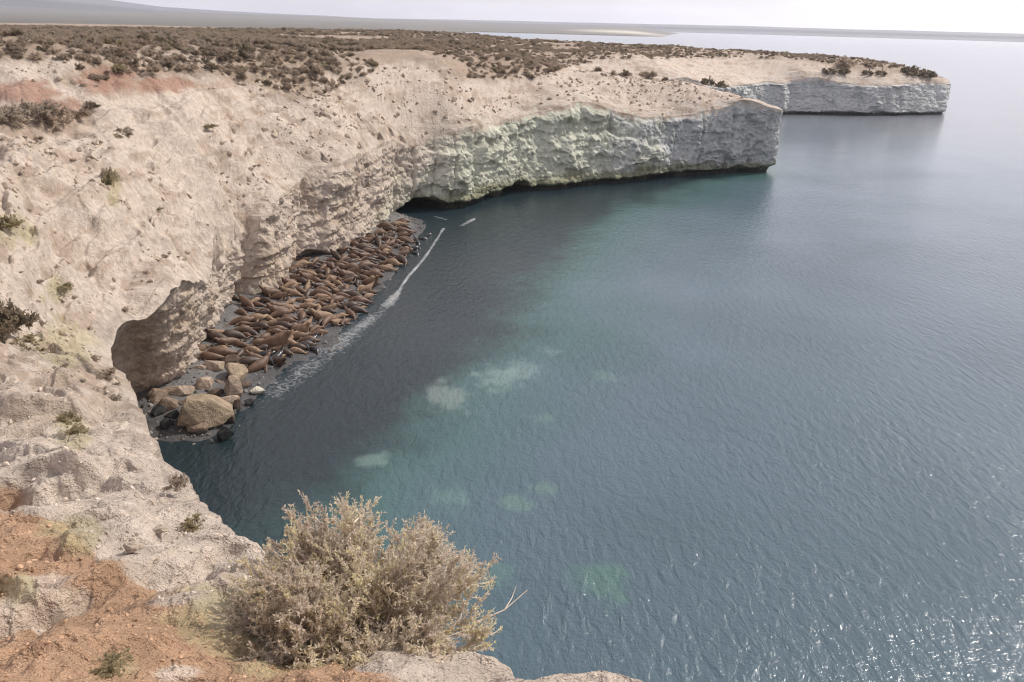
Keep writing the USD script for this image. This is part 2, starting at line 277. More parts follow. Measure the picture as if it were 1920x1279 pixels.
LEDGES = [(-0.66, -0.53, 19.5, 0.55, 0.18), (-0.70, -0.60, 13.0, 0.2, 0.1), (-0.57, -0.46, 11.0, 0.14, 0.1), (-0.62, -0.50, 31.0, 0.35, 0.12)]
def surface(x, y, sd, q):
    """The displaced ground at (x, y); sd: metres to the lip."""
    r = np.hypot(x, y); z = height0(x, y)
    z = z - (0.10 + 0.003 * r) * np.exp(-np.maximum(sd, 0) / (0.12 + 0.008 * r))
    v = np.stack([x, y, z], 1)
    slope_zone = sstep(30, 45, r) * sstep(21.3, 18.5, z)
    tz = terraces(z, x, y, 1.3, 61) + 0.5 * terraces(z, x, y, 0.5, 65)
    d = relief(v, r, q)
    rill = np.abs(sn(np.stack([np.arctan2(x + 60, y - 95) * 26, z * 0.06, 0 * r], 1), 1.0, 77))
    d[:, 2] += slope_zone * (0.9 * tz - 0.18 * (1 - sstep(0, 0.4, rill)))
    a, l = np.arctan2(x, y), np.log(np.maximum(r, 0.5))
    for a0, a1, r0_, hh, dec in LEDGES:
        wob = 0.05 * (fbm(np.stack([a * 14, l, 0 * a], 1), 3, 88) - 0.5); u = (l - math.log(r0_) + wob)
        d[:, 2] += hh * sstep(-0.006, 0.006, u) * np.exp(-np.maximum(u, 0) / dec) * sstep(a0, a0 + 0.04, a) * sstep(a1, a1 - 0.04, a)
    d *= (0.35 + 0.65 * sstep(0.0, 0.06 * r + 0.05, sd))[:, None]
    return v + d
def collar(r): return 0.15 + 0.014 * r
def land_mesh(azs, rs, q):
    A, Rr = np.meshgrid(azs, rs, indexing='ij'); x, y = (Rr * np.sin(A)).ravel(), (Rr * np.cos(A)).ravel()
    shapely.prepare(land_poly)
    dl, _ = lip_tree.query(np.stack([x, y], 1))
    r = Rr.ravel()
    keep = (shapely.contains_xy(land_poly, x, y) & (dl > 0.45 * collar(r))).reshape(A.shape); kq = keep[:-1, :-1] & keep[1:, :-1] & keep[:-1, 1:] & keep[1:, 1:]
    f = grid_faces(len(azs), len(rs), kq)
    if not len(f): return np.zeros((0, 3)), f, np.zeros((0, 3))
    (x2, f, y2, dl) = compact(x, f, y, dl)
    w = surface(x2, y2, dl, q)
    return w, f, land_tint(w, None)
az_in = np.radians(np.arange(-45.0, 37.5, 0.068))
rs, rr = [1.6], 1.6
while rr < 760:
    rr *= 1 + (0.0050 if rr < 28 else 0.0037 if rr < 110 else 0.007 if rr < 330 else 0.03); rs.append(rr)
v, f, c = land_mesh(az_in, np.array(rs), 0.0045)
land = obj('land', (v, f), M_ground, smooth=True, tint=c, kind='structure')
print('land', len(v), len(f))
az_l = np.r_[np.radians(np.arange(-150, -45.0, 0.5)), az_in[0]]; az_r = np.r_[az_in[-1], np.radians(np.arange(38, 150, 0.5))]
for azs in (az_l, az_r):
    v, f, c = land_mesh(azs, np.array(rs[::6]), 0.02)
    if len(f): obj('land', (v, f), M_ground, smooth=True, tint=c, kind='structure')
v, f, c = land_mesh(np.radians(np.arange(-180, 180.1, 3.0)), np.linspace(0.02, 1.61, 24), 0.02)
obj('land', (v, f), M_ground, smooth=True, tint=c, kind='structure')

# ------------------------------------------------------------------ cliff faces
def cliffs():
    tx = gaussian_filter1d(np.gradient(LU[:, 0] + BU[:, 0]), 25); ty = gaussian_filter1d(np.gradient(LU[:, 1] + BU[:, 1]), 25)
    nrm = np.stack([ty, -tx], 1); nrm /= np.linalg.norm(nrm, axis=1, keepdims=True) + 1e-9
    rng = np.hypot(LU[:, 0], LU[:, 1])
    CR = np.array([1.3, 0.95, 0.7, 0.5, 0.34, 0.2, 0.1, 0.04]); NC = len(CR); vs = np.r_[-CR, np.linspace(0, 1, 111), 1.06, 1.25]
    nU, nV = len(tu), len(vs)
    V = np.repeat(vs[None], nU, 0); vv = np.clip(V, 0, 1)
    near = tu < N_NEAR - 1.5
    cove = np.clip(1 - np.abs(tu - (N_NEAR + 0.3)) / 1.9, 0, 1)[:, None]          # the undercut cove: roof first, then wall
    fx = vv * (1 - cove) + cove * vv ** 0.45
    xy = LU[:, None, :2] + (BU - LU)[:, None, :2] * fx[..., None]
    z = LU[:, None, 2] + (BU[:, None, 2] - LU[:, None, 2]) * vv
    z = z - np.clip(V - 1, 0, None) * 8.0
    lipn = np.stack([gaussian_filter1d(nrm[:, 0], 10), gaussian_filter1d(nrm[:, 1], 10)], 1)
    for j in range(NC + 1):
        sd = (CR[j] if j < NC else 0.0) * collar(rng)
        x, y = LU[:, 0] - lipn[:, 0] * sd, LU[:, 1] - lipn[:, 1] * sd
        w_ = surface(x, y, sd, 0.0045)
        lift = (0.004 + 0.0006 * rng) * (1 if j > 0 else -6)
        if j < NC: xy[:, j], z[:, j] = w_[:, :2], w_[:, 2] + lift
        else:
            off = w_ - LU; off[:, 2] += lift
            fade = sstep(0.16, 0.0, vv[:, NC:])[..., None] * off[:, None]
            xy[:, NC:] += fade[..., :2]; z[:, NC:] += fade[..., 2]
    P = np.stack([xy[..., 0], xy[..., 1], z], -1).reshape(-1, 3)
    U = np.repeat(tu, nV); Vf = vv.ravel(); rgf = np.repeat(rng, nV)
    water_foot = sstep(N_NEAR + 10.6, N_NEAR + 11.4, U)
    along = np.repeat(np.r_[0, np.cumsum(np.linalg.norm(np.diff(BU[:, :2] + LU[:, :2], axis=0), axis=1) / 2)], nV)
    D = 1.5 * sn(np.stack([along / 7, P[:, 2] / 22, 0 * along], 1), 1.0, 101) * np.where(U > N_NEAR + 20, 0.6, 1) + 0.8 * sn(np.stack([along / 2.6, P[:, 2] / 9, 0 * along], 1), 1.0, 102)
    zb = P[:, 2] + 0.35 * sn(P, 0.2, 103)
    bed = noise(np.stack([along / 14, zb / 0.55, 0 * along], 1), 104) * 0.6 + noise(np.stack([along / 8, zb / 0.22, 0 * along], 1), 105) * 0.3
    D += np.where(U > N_NEAR + 11, 0.5, 1.1) * (bed - 0.45)
    q3 = np.stack([along, 0 * along, P[:, 2]], 1)
    for lam, a_, sd_ in ((2.2, 0.45, 130), (1.0, 0.26, 131), (0.5, 0.13, 132)):
        D += a_ * sstep(0.48, 0.55, noise(q3 / [lam * 1.5, 1, lam * 0.8], sd_)) - a_ * sstep(0.66, 0.72, noise(q3 / [lam * 0.8, 1, lam * 1.3], sd_ + 7))
    D *= np.where(U < N_NEAR + 11, 0.62, np.where(U > i_tip1 + 7, 0.35, 0.5))
    D += 0.5 * (fbm(P * 0.5, 5, 106) - 0.5) * 2 * 0.9 + 0.25 * (fbm(P * 2.0, 3, 116) - 0.5) * 3
    crack = np.abs(sn(np.stack([along / 3.2, P[:, 2] / 16, 0 * along], 1), 1.0, 107))
    D -= 0.5 * (1 - sstep(0, 0.10, crack))
    amp = sstep(0, 0.16, Vf) * np.where(U < N_NEAR - 1.5, 0.25, 1.0)
    D *= amp * (1 - 0.55 * np.repeat(cove[:, 0], nV))
    # the sea's notch at the foot, and the caves
    notch = (1 - sstep(0.4, 1.4, P[:, 2] + 0.5 * sn(P, 0.35, 108))) * water_foot
    D -= 1.5 * notch
    px, py = pix(P)
    for cx, cy, rx, ry, dep in [(800, 400, 54, 31, 7.0), (976, 362, 22, 26, 5.0), (930, 380, 14, 12, 1.5), (1250, 340, 30, 14, 1.5), (590, 490, 46, 24, 1.8)]:
        D -= dep * sstep(1.0, 0.55, ellip(px, py, cx, cy, rx, ry) + 0.15 * sn(P, 0.7, 109)) * (U > N_NEAR + 2)
    for cx, cy, rr_ in [(585, 258, 5), (692, 252, 4), (715, 262, 5), (735, 250, 4), (679, 280, 6), (755, 262, 4), (608, 300, 4), (560, 285, 4)]:
        D -= 1.2 * sstep(1.2, 0.5, np.hypot(px - cx, py - cy) / rr_)
    # old block scars on the headland's face
    D += 0.7 * sstep(0.55, 0.62, fbm(np.stack([along / 9, P[:, 2] / 6, 0 * along], 1), 3, 110)) * (U > N_NEAR + 11) * amp
    P[:, :2] += np.repeat(nrm, nV, 0) * D[:, None]
    P[:, 2] += 0.15 * amp * sn(P, 0.8, 111)
    # colour: cream on the near walls, grey-green on the headland, dark weed at the water
    w2 = fbm(P * 0.35, 4, 120) - 0.5; w3 = fbm(P * 1.6, 4, 121) - 0.5
    c = CREAM + (CREAM2 - CREAM) * sstep(-0.05, 0.25, w2)[:, None]
    gs = sstep(N_NEAR + 10.0, N_NEAR + 14.0, U + 3.0 * w2 - 0.18 * (P[:, 2] - 6)) 
    G1, G2 = np.array([0.43, 0.43, 0.34]), np.array([0.40, 0.40, 0.38])
    grey = sstep(N_NEAR + 18, N_NEAR + 22, U + 6 * w2)
    gcol = G1 + (G2 - G1) * grey[:, None]
    c = c + (gcol - c) * gs[:, None]
    strat = noise(np.stack([along / 30, zb / 0.7, 0 * along], 1), 122)
    c = c * (0.86 + 0.28 * strat + 0.35 * w3 + 0.25 * w2)[:, None]
    stain = sstep(0.15, 0.4, noise(np.stack([along / 1.6, P[:, 2] / 12, 0 * along], 1), 123) - 0.35 + w3)
    c = c * (1 - 0.15 * stain)[:, None]
    alg = (1 - sstep(1.6, 3.0, P[:, 2] + 2.0 * w2 + 1.2 * w3)) * water_foot * (U < i_tip1 + 3)
    c = c + (np.array([0.15, 0.145, 0.075]) - c) * (0.75 * alg)[:, None]
    wet = (1 - sstep(0.6, 1.2, P[:, 2] + 1.0 * w3)) * np.maximum(water_foot, 0.35)
    c = c + (np.array([0.028, 0.028, 0.022]) - c) * (0.93 * wet)[:, None]
    top = sstep(0.10, 0.0, Vf + 0.25 * w3) * (Vf < 0.3)
    c = c + (land_tint(P, None) - c) * top[:, None]
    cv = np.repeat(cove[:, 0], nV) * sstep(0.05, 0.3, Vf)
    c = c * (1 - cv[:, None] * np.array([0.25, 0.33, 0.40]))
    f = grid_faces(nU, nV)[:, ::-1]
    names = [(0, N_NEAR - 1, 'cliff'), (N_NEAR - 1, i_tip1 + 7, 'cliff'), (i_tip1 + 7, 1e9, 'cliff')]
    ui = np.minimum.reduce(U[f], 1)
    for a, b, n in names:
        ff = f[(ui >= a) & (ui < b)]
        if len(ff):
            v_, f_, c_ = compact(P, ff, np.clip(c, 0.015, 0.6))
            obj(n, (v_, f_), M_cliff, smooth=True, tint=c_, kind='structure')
            print('cliff', len(v_), len(f_))
cliffs()

# ------------------------------------------------------------------ beach
back = [(228, 775), (250, 748), (300, 730), (340, 705), (372, 655), (402, 600), (432, 552), (490, 550), (535, 533), (545, 492), (620, 478), (690, 440), (750, 407), (765, 400)]
front = [(250, 815), (320, 826), (400, 822), (466, 772), (510, 722), (560, 680), (610, 650), (630, 640), (660, 612), (690, 575), (728, 525), (765, 475), (790, 440), (800, 415)]
bk = np.array([atz(*q, 0.6) for q in back]); fr = np.array([atz(*q, 0.0) for q in front])
bk += (bk - fr) / np.linalg.norm(bk - fr, axis=1, keepdims=True) * 3.0
uu, ww = np.linspace(0, len(back) - 1, 420), np.linspace(0, 1, 90)
Bk, Fr = PchipInterpolator(np.arange(len(back)), bk)(uu), PchipInterpolator(np.arange(len(back)), fr)(uu)
Fr = Fr + (Fr - Bk) * 0.35
zp = np.interp(ww, [0, 0.25, 0.74, 1], [1.0, 0.75, 0.0, -0.55]); edgez = np.clip(np.minimum(uu / 3.5, (len(back) - 1 - uu) / 1.0), 0, 1)
P = Bk[:, None, :2] + (Fr - Bk)[:, None, :2] * ww[None, :, None]
z = np.where(zp[None] > 0, zp[None] * (0.25 + 0.75 * edgez[:, None]), zp[None])
P = np.concatenate([P, z[..., None]], -1).reshape(-1, 3)
def beach_bump(p): return 0.22 * (fbm(p * 0.35, 3, 201) - 0.5) + 0.10 * (fbm(p * 1.4, 3, 202) - 0.5)
P[:, 2] += beach_bump(P * [1, 1, 0])
w = fbm(P * 0.7, 4, 203)
wetb = 1 - sstep(0.1, 0.5, P[:, 2])
c = np.array([0.11, 0.105, 0.10]) * (0.6 + 0.8 * w)[:, None] * (1 - 0.55 * wetb)[:, None]
obj('beach', (P, grid_faces(len(uu), len(ww))[:, ::-1]), M_shingle, smooth=True, tint=c, kind='structure')
beach_tree = cKDTree(P[:, :2]); beach_pts = P
def beach_z(x, y): return float(beach_pts[beach_tree.query([x, y])[1], 2])

# ------------------------------------------------------------------ sea
M_sea = usdkit.material(stage, '/World/Looks/sea_water', {
    'a': ('attribute', {'attribute': 'tint'}), 'g': ('geometry', {}),
    'm1': ('mapping', {'rotation': (0, 0, 0.62), 'scale': (1.0, 0.42, 1.0)}),
    'n1': ('noise_texture', {'scale': 1.9, 'detail': 4.0, 'roughness': 0.55, 'distortion': 0.4}),
    'b1': ('bump', {'strength': 1.0, 'distance': 0.175}),
    'm2': ('mapping', {'rotation': (0, 0, -0.25), 'scale': (0.55, 1.0, 1.0)}),
    'n2': ('noise_texture', {'scale': 4.4, 'detail': 4.0, 'roughness': 0.6}),
    'b2': ('bump', {'strength': 1.0, 'distance': 0.062}),
    'n3': ('noise_texture', {'scale': 0.05, 'detail': 3.0}),
    'ms': ('map_range', {'from_min': 0.35, 'from_max': 0.65, 'to_min': 0.6, 'to_max': 1.0}), 'ca': ('attribute', {'attribute': 'ripple'}), 'cm': ('math', {'math_type': 'multiply'}),
    'ra': ('attribute', {'attribute': 'chop'}), 'p': ('principled_bsdf', {'ior': 1.333, 'specular_ior_level': 0.5})},
    [('ra.fac', 'p.roughness'), ('a.color', 'p.base_color'), ('g.position', 'm1.vector'), ('m1.vector', 'n1.vector'), ('n1.fac', 'b1.height'), ('g.position', 'm2.vector'), ('m2.vector', 'n2.vector'),
     ('g.position', 'n3.vector'), ('n3.fac', 'ms.value'), ('ms.result', 'cm.value1'), ('ca.fac', 'cm.value2'), ('cm.value', 'b1.strength'), ('cm.value', 'b2.strength'),
     ('n2.fac', 'b2.height'), ('b1.normal', 'b2.normal'), ('b2.normal', 'p.normal')], surface='p.BSDF')
azs = np.radians(np.r_[np.arange(-180, -38, 4.0), np.arange(-38, 38, 0.2), np.arange(38, 181, 4.0)]); azs[-1] = math.pi
rs_ = np.r_[np.geomspace(3, 20, 20), np.geomspace(20, 200, 300)[1:], np.geomspace(200, 12400, 80)[1:]]
A, Rr = np.meshgrid(azs, rs_, indexing='ij')
P = np.stack([Rr * np.sin(A), Rr * np.cos(A), 0 * A], -1).reshape(-1, 3)
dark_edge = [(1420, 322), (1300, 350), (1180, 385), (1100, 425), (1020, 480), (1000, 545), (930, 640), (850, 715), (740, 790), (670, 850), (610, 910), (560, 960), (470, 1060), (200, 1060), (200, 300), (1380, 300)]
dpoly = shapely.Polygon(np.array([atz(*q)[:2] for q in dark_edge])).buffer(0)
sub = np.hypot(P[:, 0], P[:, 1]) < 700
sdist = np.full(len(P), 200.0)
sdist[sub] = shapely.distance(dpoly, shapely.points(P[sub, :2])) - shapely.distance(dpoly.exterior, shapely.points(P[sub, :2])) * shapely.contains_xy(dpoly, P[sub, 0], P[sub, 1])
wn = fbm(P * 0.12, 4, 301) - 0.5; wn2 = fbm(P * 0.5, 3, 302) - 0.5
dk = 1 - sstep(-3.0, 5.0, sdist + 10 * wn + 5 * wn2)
TEAL, DARK, GREEN = np.array([0.054, 0.082, 0.098]), np.array([0.011, 0.019, 0.022]), np.array([0.036, 0.085, 0.075])
c = TEAL + (GREEN - TEAL) * (1 - sstep(0, 16, sdist + 16 * wn))[:, None] * 0.8
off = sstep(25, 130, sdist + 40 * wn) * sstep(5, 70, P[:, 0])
c = c + (np.array([0.135, 0.137, 0.146]) - c) * (0.8 * off)[:, None]  # pale sheen of reflected sky, painted into the offshore water colour
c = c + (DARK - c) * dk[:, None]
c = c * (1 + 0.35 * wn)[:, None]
for q, rad, col, s in [((1128, 1085), 1.35, (0.08, 0.165, 0.13), .8), ((930, 714), 1.9, (0.20, 0.28, 0.25), .7), ((830, 738), 2.0, (0.22, 0.27, 0.24), .7), ((705, 862), 0.8, (0.2, 0.3, 0.26), .6), ((840, 935), 1.0, (0.12, 0.22, 0.18), .6),
                       ((960, 942), 0.8, (0.13, 0.22, 0.17), .6), ((1022, 915), 0.7, (0.13, 0.22, 0.17), .6), ((1140, 708), 1.3, (0.13, 0.21, 0.18), .5), ((1020, 785), 0.9, (0.13, 0.21, 0.18), .5), ((980, 690), 1.2, (0.2, 0.27, 0.25), .5), ((925, 1075), 0.9, (0.1, 0.2, 0.16), .5), ((1030, 660), 0.9, (0.17, 0.23, 0.22), .5)]:
    o = atz(*q); g = np.hypot(P[:, 0] - o[0], P[:, 1] - o[1]) / rad
    c = c + (np.array(col) * 0.75 - c) * (0.7 * s * sstep(1.3, 0.3, g + 2.6 * wn2 + 2.0 * (fbm(P * 1.3, 3, 303) - 0.5)))[:, None]
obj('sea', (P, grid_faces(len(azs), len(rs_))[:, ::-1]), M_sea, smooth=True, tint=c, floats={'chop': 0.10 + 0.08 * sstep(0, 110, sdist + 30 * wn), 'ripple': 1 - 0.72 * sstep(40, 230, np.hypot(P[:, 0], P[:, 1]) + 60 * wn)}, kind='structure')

# foam lines that the last swell left off the beach
M_foam = usdkit.material(stage, '/World/Looks/sea_foam', {
    'a': ('attribute', {'attribute': 'tint'}), 'g': ('geometry', {}), 'n': ('noise_texture', {'scale': 2.6, 'detail': 8.0, 'roughness': 0.7, 'distortion': 0.8}),
    'sx': ('separate_color', {}), 'ad': ('math', {'math_type': 'add'}), 'mr': ('map_range', {'from_min': 0.75, 'from_max': 1.35, 'to_min': 0.0, 'to_max': 0.65}),
    'd': ('diffuse_bsdf', {'color': (0.6, 0.6, 0.58)}), 't': ('transparent_bsdf', {}), 'm': ('mix_closure', {})},
    [('a.color', 'sx.color'), ('g.position', 'n.vector'), ('sx.r', 'ad.value1'), ('n.fac', 'ad.value2'), ('ad.value', 'mr.value'), ('mr.result', 'm.fac'), ('t.BSDF', 'm.closure1'), ('d.BSDF', 'm.closure2')], surface='m.closure')
def foam(pts, widths, dens, name='sea_foam'):
    c_ = PchipInterpolator(np.arange(len(pts)), np.array([atz(*q) for q in pts]))(np.linspace(0, len(pts) - 1, 160))
    wd = np.interp(np.linspace(0, 1, 160), np.linspace(0, 1, len(widths)), widths); dn = np.interp(np.linspace(0, 1, 160), np.linspace(0, 1, len(dens)), dens)
    t = np.gradient(c_[:, :2], axis=0); t /= np.linalg.norm(t, axis=1, keepdims=True); n = np.stack([t[:, 1], -t[:, 0]], 1)
    k = np.linspace(-1, 1, 13)
    wob = 1 + 0.8 * (fbm(c_ * 0.6, 3, 401) - 0.5)
    xy = c_[:, None, :2] + n[:, None] * (k[None, :, None] * (wd * wob)[:, None, None])
    v = np.concatenate([xy, np.full(xy.shape[:2] + (1,), 0.012)], -1).reshape(-1, 3)
    m = (dn[:, None] * (0.55 + 0.9 * fbm(c_ * 0.45 + 7, 3, 403))[:, None] * (1 - k[None] ** 2)).ravel()
    return obj(name, (v, grid_faces(160, 13)), M_foam, smooth=True, tint=np.stack([m, m, m], 1), kind='stuff', label='pale line of sea foam drifting off the sea lion beach', cat='foam')
foam([(832, 428), (815, 455), (795, 485), (765, 520), (748, 545)], [0.35, 0.3, 0.28, 0.25], [0.5, 0.52, 0.58, 0.5])
foam([(752, 540), (720, 578), (660, 625), (590, 680), (520, 735), (470, 790)], [0.4, 1.0, 1.6, 1.9, 1.6], [0.5, 0.38, 0.34, 0.32, 0.15])
foam([(890, 410), (865, 424)], [0.5, 0.6], [0.5, 0.35]); foam([(815, 406), (838, 412)], [0.4, 0.4], [0.42, 0.38])

# ------------------------------------------------------------------ distant land
def far_land(pxs, sky_y, shore, crest_r, col, z_plain, taper=False):
    pxs = np.asarray(pxs, float); n = 400
    X = np.linspace(pxs[0], pxs[-1], n); Y = np.interp(X, pxs, sky_y)
    rows = []
    for i, (x, y) in enumerate(zip(X, Y)):
        shore_r = float(np.interp(x, *shore)); d = ray(x, y); d2 = d[:2] / np.hypot(*d[:2]); zc = EYE + d[2] / np.hypot(*d[:2]) * crest_r
        pr = [(shore_r * 0.998, -3.0), (shore_r, z_plain * 0.4), (shore_r * 1.03, z_plain), (shore_r + (crest_r - shore_r) * 0.5, z_plain + (zc - z_plain) * 0.2), (crest_r * 0.93, z_plain + (zc - z_plain) * 0.62), (crest_r, zc), (crest_r * 1.08, zc * 0.6), (crest_r * 1.2, -5)]
        rr_, zz_ = np.array(pr).T; fine = np.interp(np.linspace(0, 7, 36), np.arange(8), rr_)
        tp = float(sstep(pxs[-1], pxs[-1] - 0.06 * (pxs[-1] - pxs[0]), x)) if taper else 1.0
        zz_ = np.where(zz_ > 0, (zz_ + 3) * tp - 3, zz_)
        rows.append([(d2[0] * q, d2[1] * q, h) for q, h in zip(fine, np.interp(np.linspace(0, 7, 36), np.arange(8), zz_))])
    v = np.array(rows).reshape(-1, 3)
    w = fbm(v * [0.0011, 0.0011, 0], 4, 501) - 0.5
    v[:, 2] += np.where(v[:, 2] > 1, np.minimum(v[:, 2], 60) * 0.25 * w, 0)
    c = np.array(col) * (1 + 0.5 * w)[:, None]
    return v, grid_faces(n, 36), c
v, f, c = far_land([-900, -300, 0, 100, 200, 300, 500, 700, 960, 1150, 1424, 1920, 2300], [-110, -62, -25, -12, 0, 13, 25, 34.5, 39.5, 43.5, 49.5, 63.5, 74], ([0], [7000]), 8200, (0.07, 0.068, 0.072), 6)
obj('far_hills', (v, f), M_far, smooth=True, tint=c, kind='structure')
v, f, c = far_land([-900, 0, 560, 750, 900, 1100, 1200, 1285, 1300], [-10, 12, 30, 37, 42, 48, 50, 53.5, 54.2], ([690, 790, 900], [800, 2300, 2700]), 5200, (0.11, 0.10, 0.08), 5, True)
spit = 1 - sstep(0, 300, np.hypot(v[:, 0] - atd(1170, 49, 3500)[0], (v[:, 1] - 3500) * 0.3))
c = c + (np.array([0.5, 0.45, 0.36]) - c) * (spit * 0.9)[:, None]
obj('far_plain', (v, f), M_far, smooth=True, tint=c, kind='structure')


# ------------------------------------------------------------------ boulders under the near cliff
rngb = np.random.default_rng(21)
def rock_mesh(seed, sx, sy, sz, det=3, rough=0.16, cuts=7):
    g = np.random.default_rng(seed); m = trimesh.creation.icosphere(det); v = np.array(m.vertices)
    for _ in range(cuts):
        n = g.normal(size=3); n /= np.linalg.norm(n); h = g.uniform(0.42, 0.74); d = v @ n
        v = v - np.clip(d - h, 0, None)[:, None] * n * 0.9
    v = v * (1 + rough * 2 * (fbm(v * 1.3 + seed, 4, seed) - 0.5))[:, None] + 0.05 * (fbm(v * 5 + seed, 3, seed + 5) - 0.5)[:, None] * v
    return v * [sx, sy, sz], np.array(m.faces)
PALE, MIDB, DARKB, YEL, WETB = map(np.array, [(0.30, 0.23, 0.17), (0.20, 0.145, 0.105), (0.10, 0.07, 0.05), (0.26, 0.20, 0.135), (0.03, 0.03, 0.028)])
boulders = [  # px, py of the middle, width px, height/width, depth/width, colour, label
    (386, 776, 84, 0.62, 0.85, YEL, 'largest boulder of the heap, flat topped and yellowish, at the front'),
    (348, 786, 34, 0.9, 1.0, PALE, 'pale stone block leaning on the left flank of the largest yellowish boulder'),
    (366, 803, 34, 0.6, 0.8, MIDB, 'brown stone block at the foot of the largest yellowish boulder'),
    (425, 757, 34, 0.8, 1.0, PALE, 'pale upright rock touching the back right corner of the largest boulder'),
    (443, 760, 20, 1.0, 1.0, DARKB, 'small dark brown rock squeezed between the largest boulder and the water'),
    (338, 735, 62, 0.42, 0.6, PALE, 'long low pale slab lying behind the largest boulder'),
    (302, 745, 32, 0.8, 1.0, MIDB, 'rounded brown boulder at the left end of the heap, near the cove wall'),
    (316, 758, 30, 0.9, 0.9, MIDB, 'brown rock with a pale rim between the left end boulder and the slab'),
    (384, 725, 38, 0.6, 0.8, PALE, 'rounded pale boulder in the middle of the heap above the slab'),
    (373, 696, 25, 0.95, 1.0, PALE, 'round pale ball shaped boulder at the upper left of the heap'),
    (402, 691, 34, 0.9, 0.9, PALE, 'broad pale boulder right of the ball shaped one'),
    (428, 682, 30, 0.9, 1.0, DARKB, 'dark brown boulder at the top of the heap beside the sea lions'),
    (447, 700, 38, 0.85, 0.9, YEL, 'bright cream boulder at the upper right of the heap by the water'),
    (437, 732, 30, 1.3, 0.9, PALE, 'tall narrow pale boulder at the right side of the heap'),
    (415, 717, 28, 0.5, 0.8, MIDB, 'flat brown stone wedged in the centre of the heap'),
    (405, 740, 26, 0.6, 0.8, DARKB, 'dark stone in the gap behind the largest boulder'),
    (361, 676, 20, 0.9, 1.0, MIDB, 'small brown stone at the foot of the lit rock rib'),
    (346, 682, 16, 0.9, 1.0, DARKB, 'small dark stone in the shade of the cove wall'),
    (420, 815, 24, 1.0, 0.8, WETB, 'black wet rock standing alone in the water in front of the heap'),
    (467, 755, 18, 0.6, 0.9, WETB, 'low black wet rock in the shallows right of the heap'),
    (484, 733, 22, 0.6, 0.7, np.array((0.52, 0.48, 0.38)), 'small very pale stone alone in the dark shallows right of the heap'),
    (298, 772, 26, 0.8, 1.0, WETB, 'black wet rock below the left end of the heap'),
    (327, 778, 24, 0.8, 1.0, WETB, 'black wet rock between the heap and the near cliff edge'),
    (285, 752, 22, 0.7, 1.0, WETB, 'black wet rock at the foot of the cove wall'),
    (345, 715, 18, 0.7, 1.0, DARKB, 'small dark stone behind the long pale slab'),
    (392, 708, 22, 0.8, 1.0, DARKB, 'dark brown stone between the ball shaped boulder and the middle of the heap'), (352, 757, 26, 0.7, 1.0, MIDB, 'brown stone under the front edge of the long pale slab'), (455, 722, 22, 0.8, 1.0, DARKB, 'dark brown stone by the water right of the tall narrow boulder'),
    (410, 668, 22, 0.8, 1.0, MIDB, 'brown stone at the very top of the heap against the nearest sea lions'), (362, 712, 18, 0.8, 1.0, MIDB, 'small brown stone just below the ball shaped boulder'), (330, 715, 20, 0.7, 1.0, DARKB, 'dark stone against the cove wall behind the slab'), (432, 785, 22, 0.7, 1.0, DARKB, 'dark stone at the right foot of the largest boulder'),
    (316, 795, 20, 0.8, 1.0, WETB, 'black wet rock nearest to the cliff edge')]
for k, (px, py, w, hr, dr, col, lab) in enumerate(boulders):
    p0 = atz(px, py, 0.5); W = w * np.linalg.norm(p0 - [0, 0, EYE]) / FPX
    hgt = W * hr; c0 = atz(px, py, hgt * 0.40)
    v, f = rock_mesh(300 + k, W / 2 * 1.45, W * dr / 2 * 1.45, hgt / 2 * 1.45, 4 if w > 60 else 3, 0.13, 14)
    a = rngb.uniform(-0.5, 0.5); R = np.array([[math.cos(a), -math.sin(a), 0], [math.sin(a), math.cos(a), 0], [0, 0, 1]]); v = v @ R.T + c0
    w_ = fbm(v * 1.5, 4, 310 + k)
    t = col * (0.65 + 0.7 * w_)[:, None]
    if col is not WETB: t = t + (WETB - t) * (0.9 * (1 - sstep(0.05, 0.45, v[:, 2] + 0.5 * (w_ - 0.5))))[:, None]
    obj('boulder', (v, f), M_boulder, tint=t, label=lab, cat='boulder', group='boulders heaped under the near cliff')

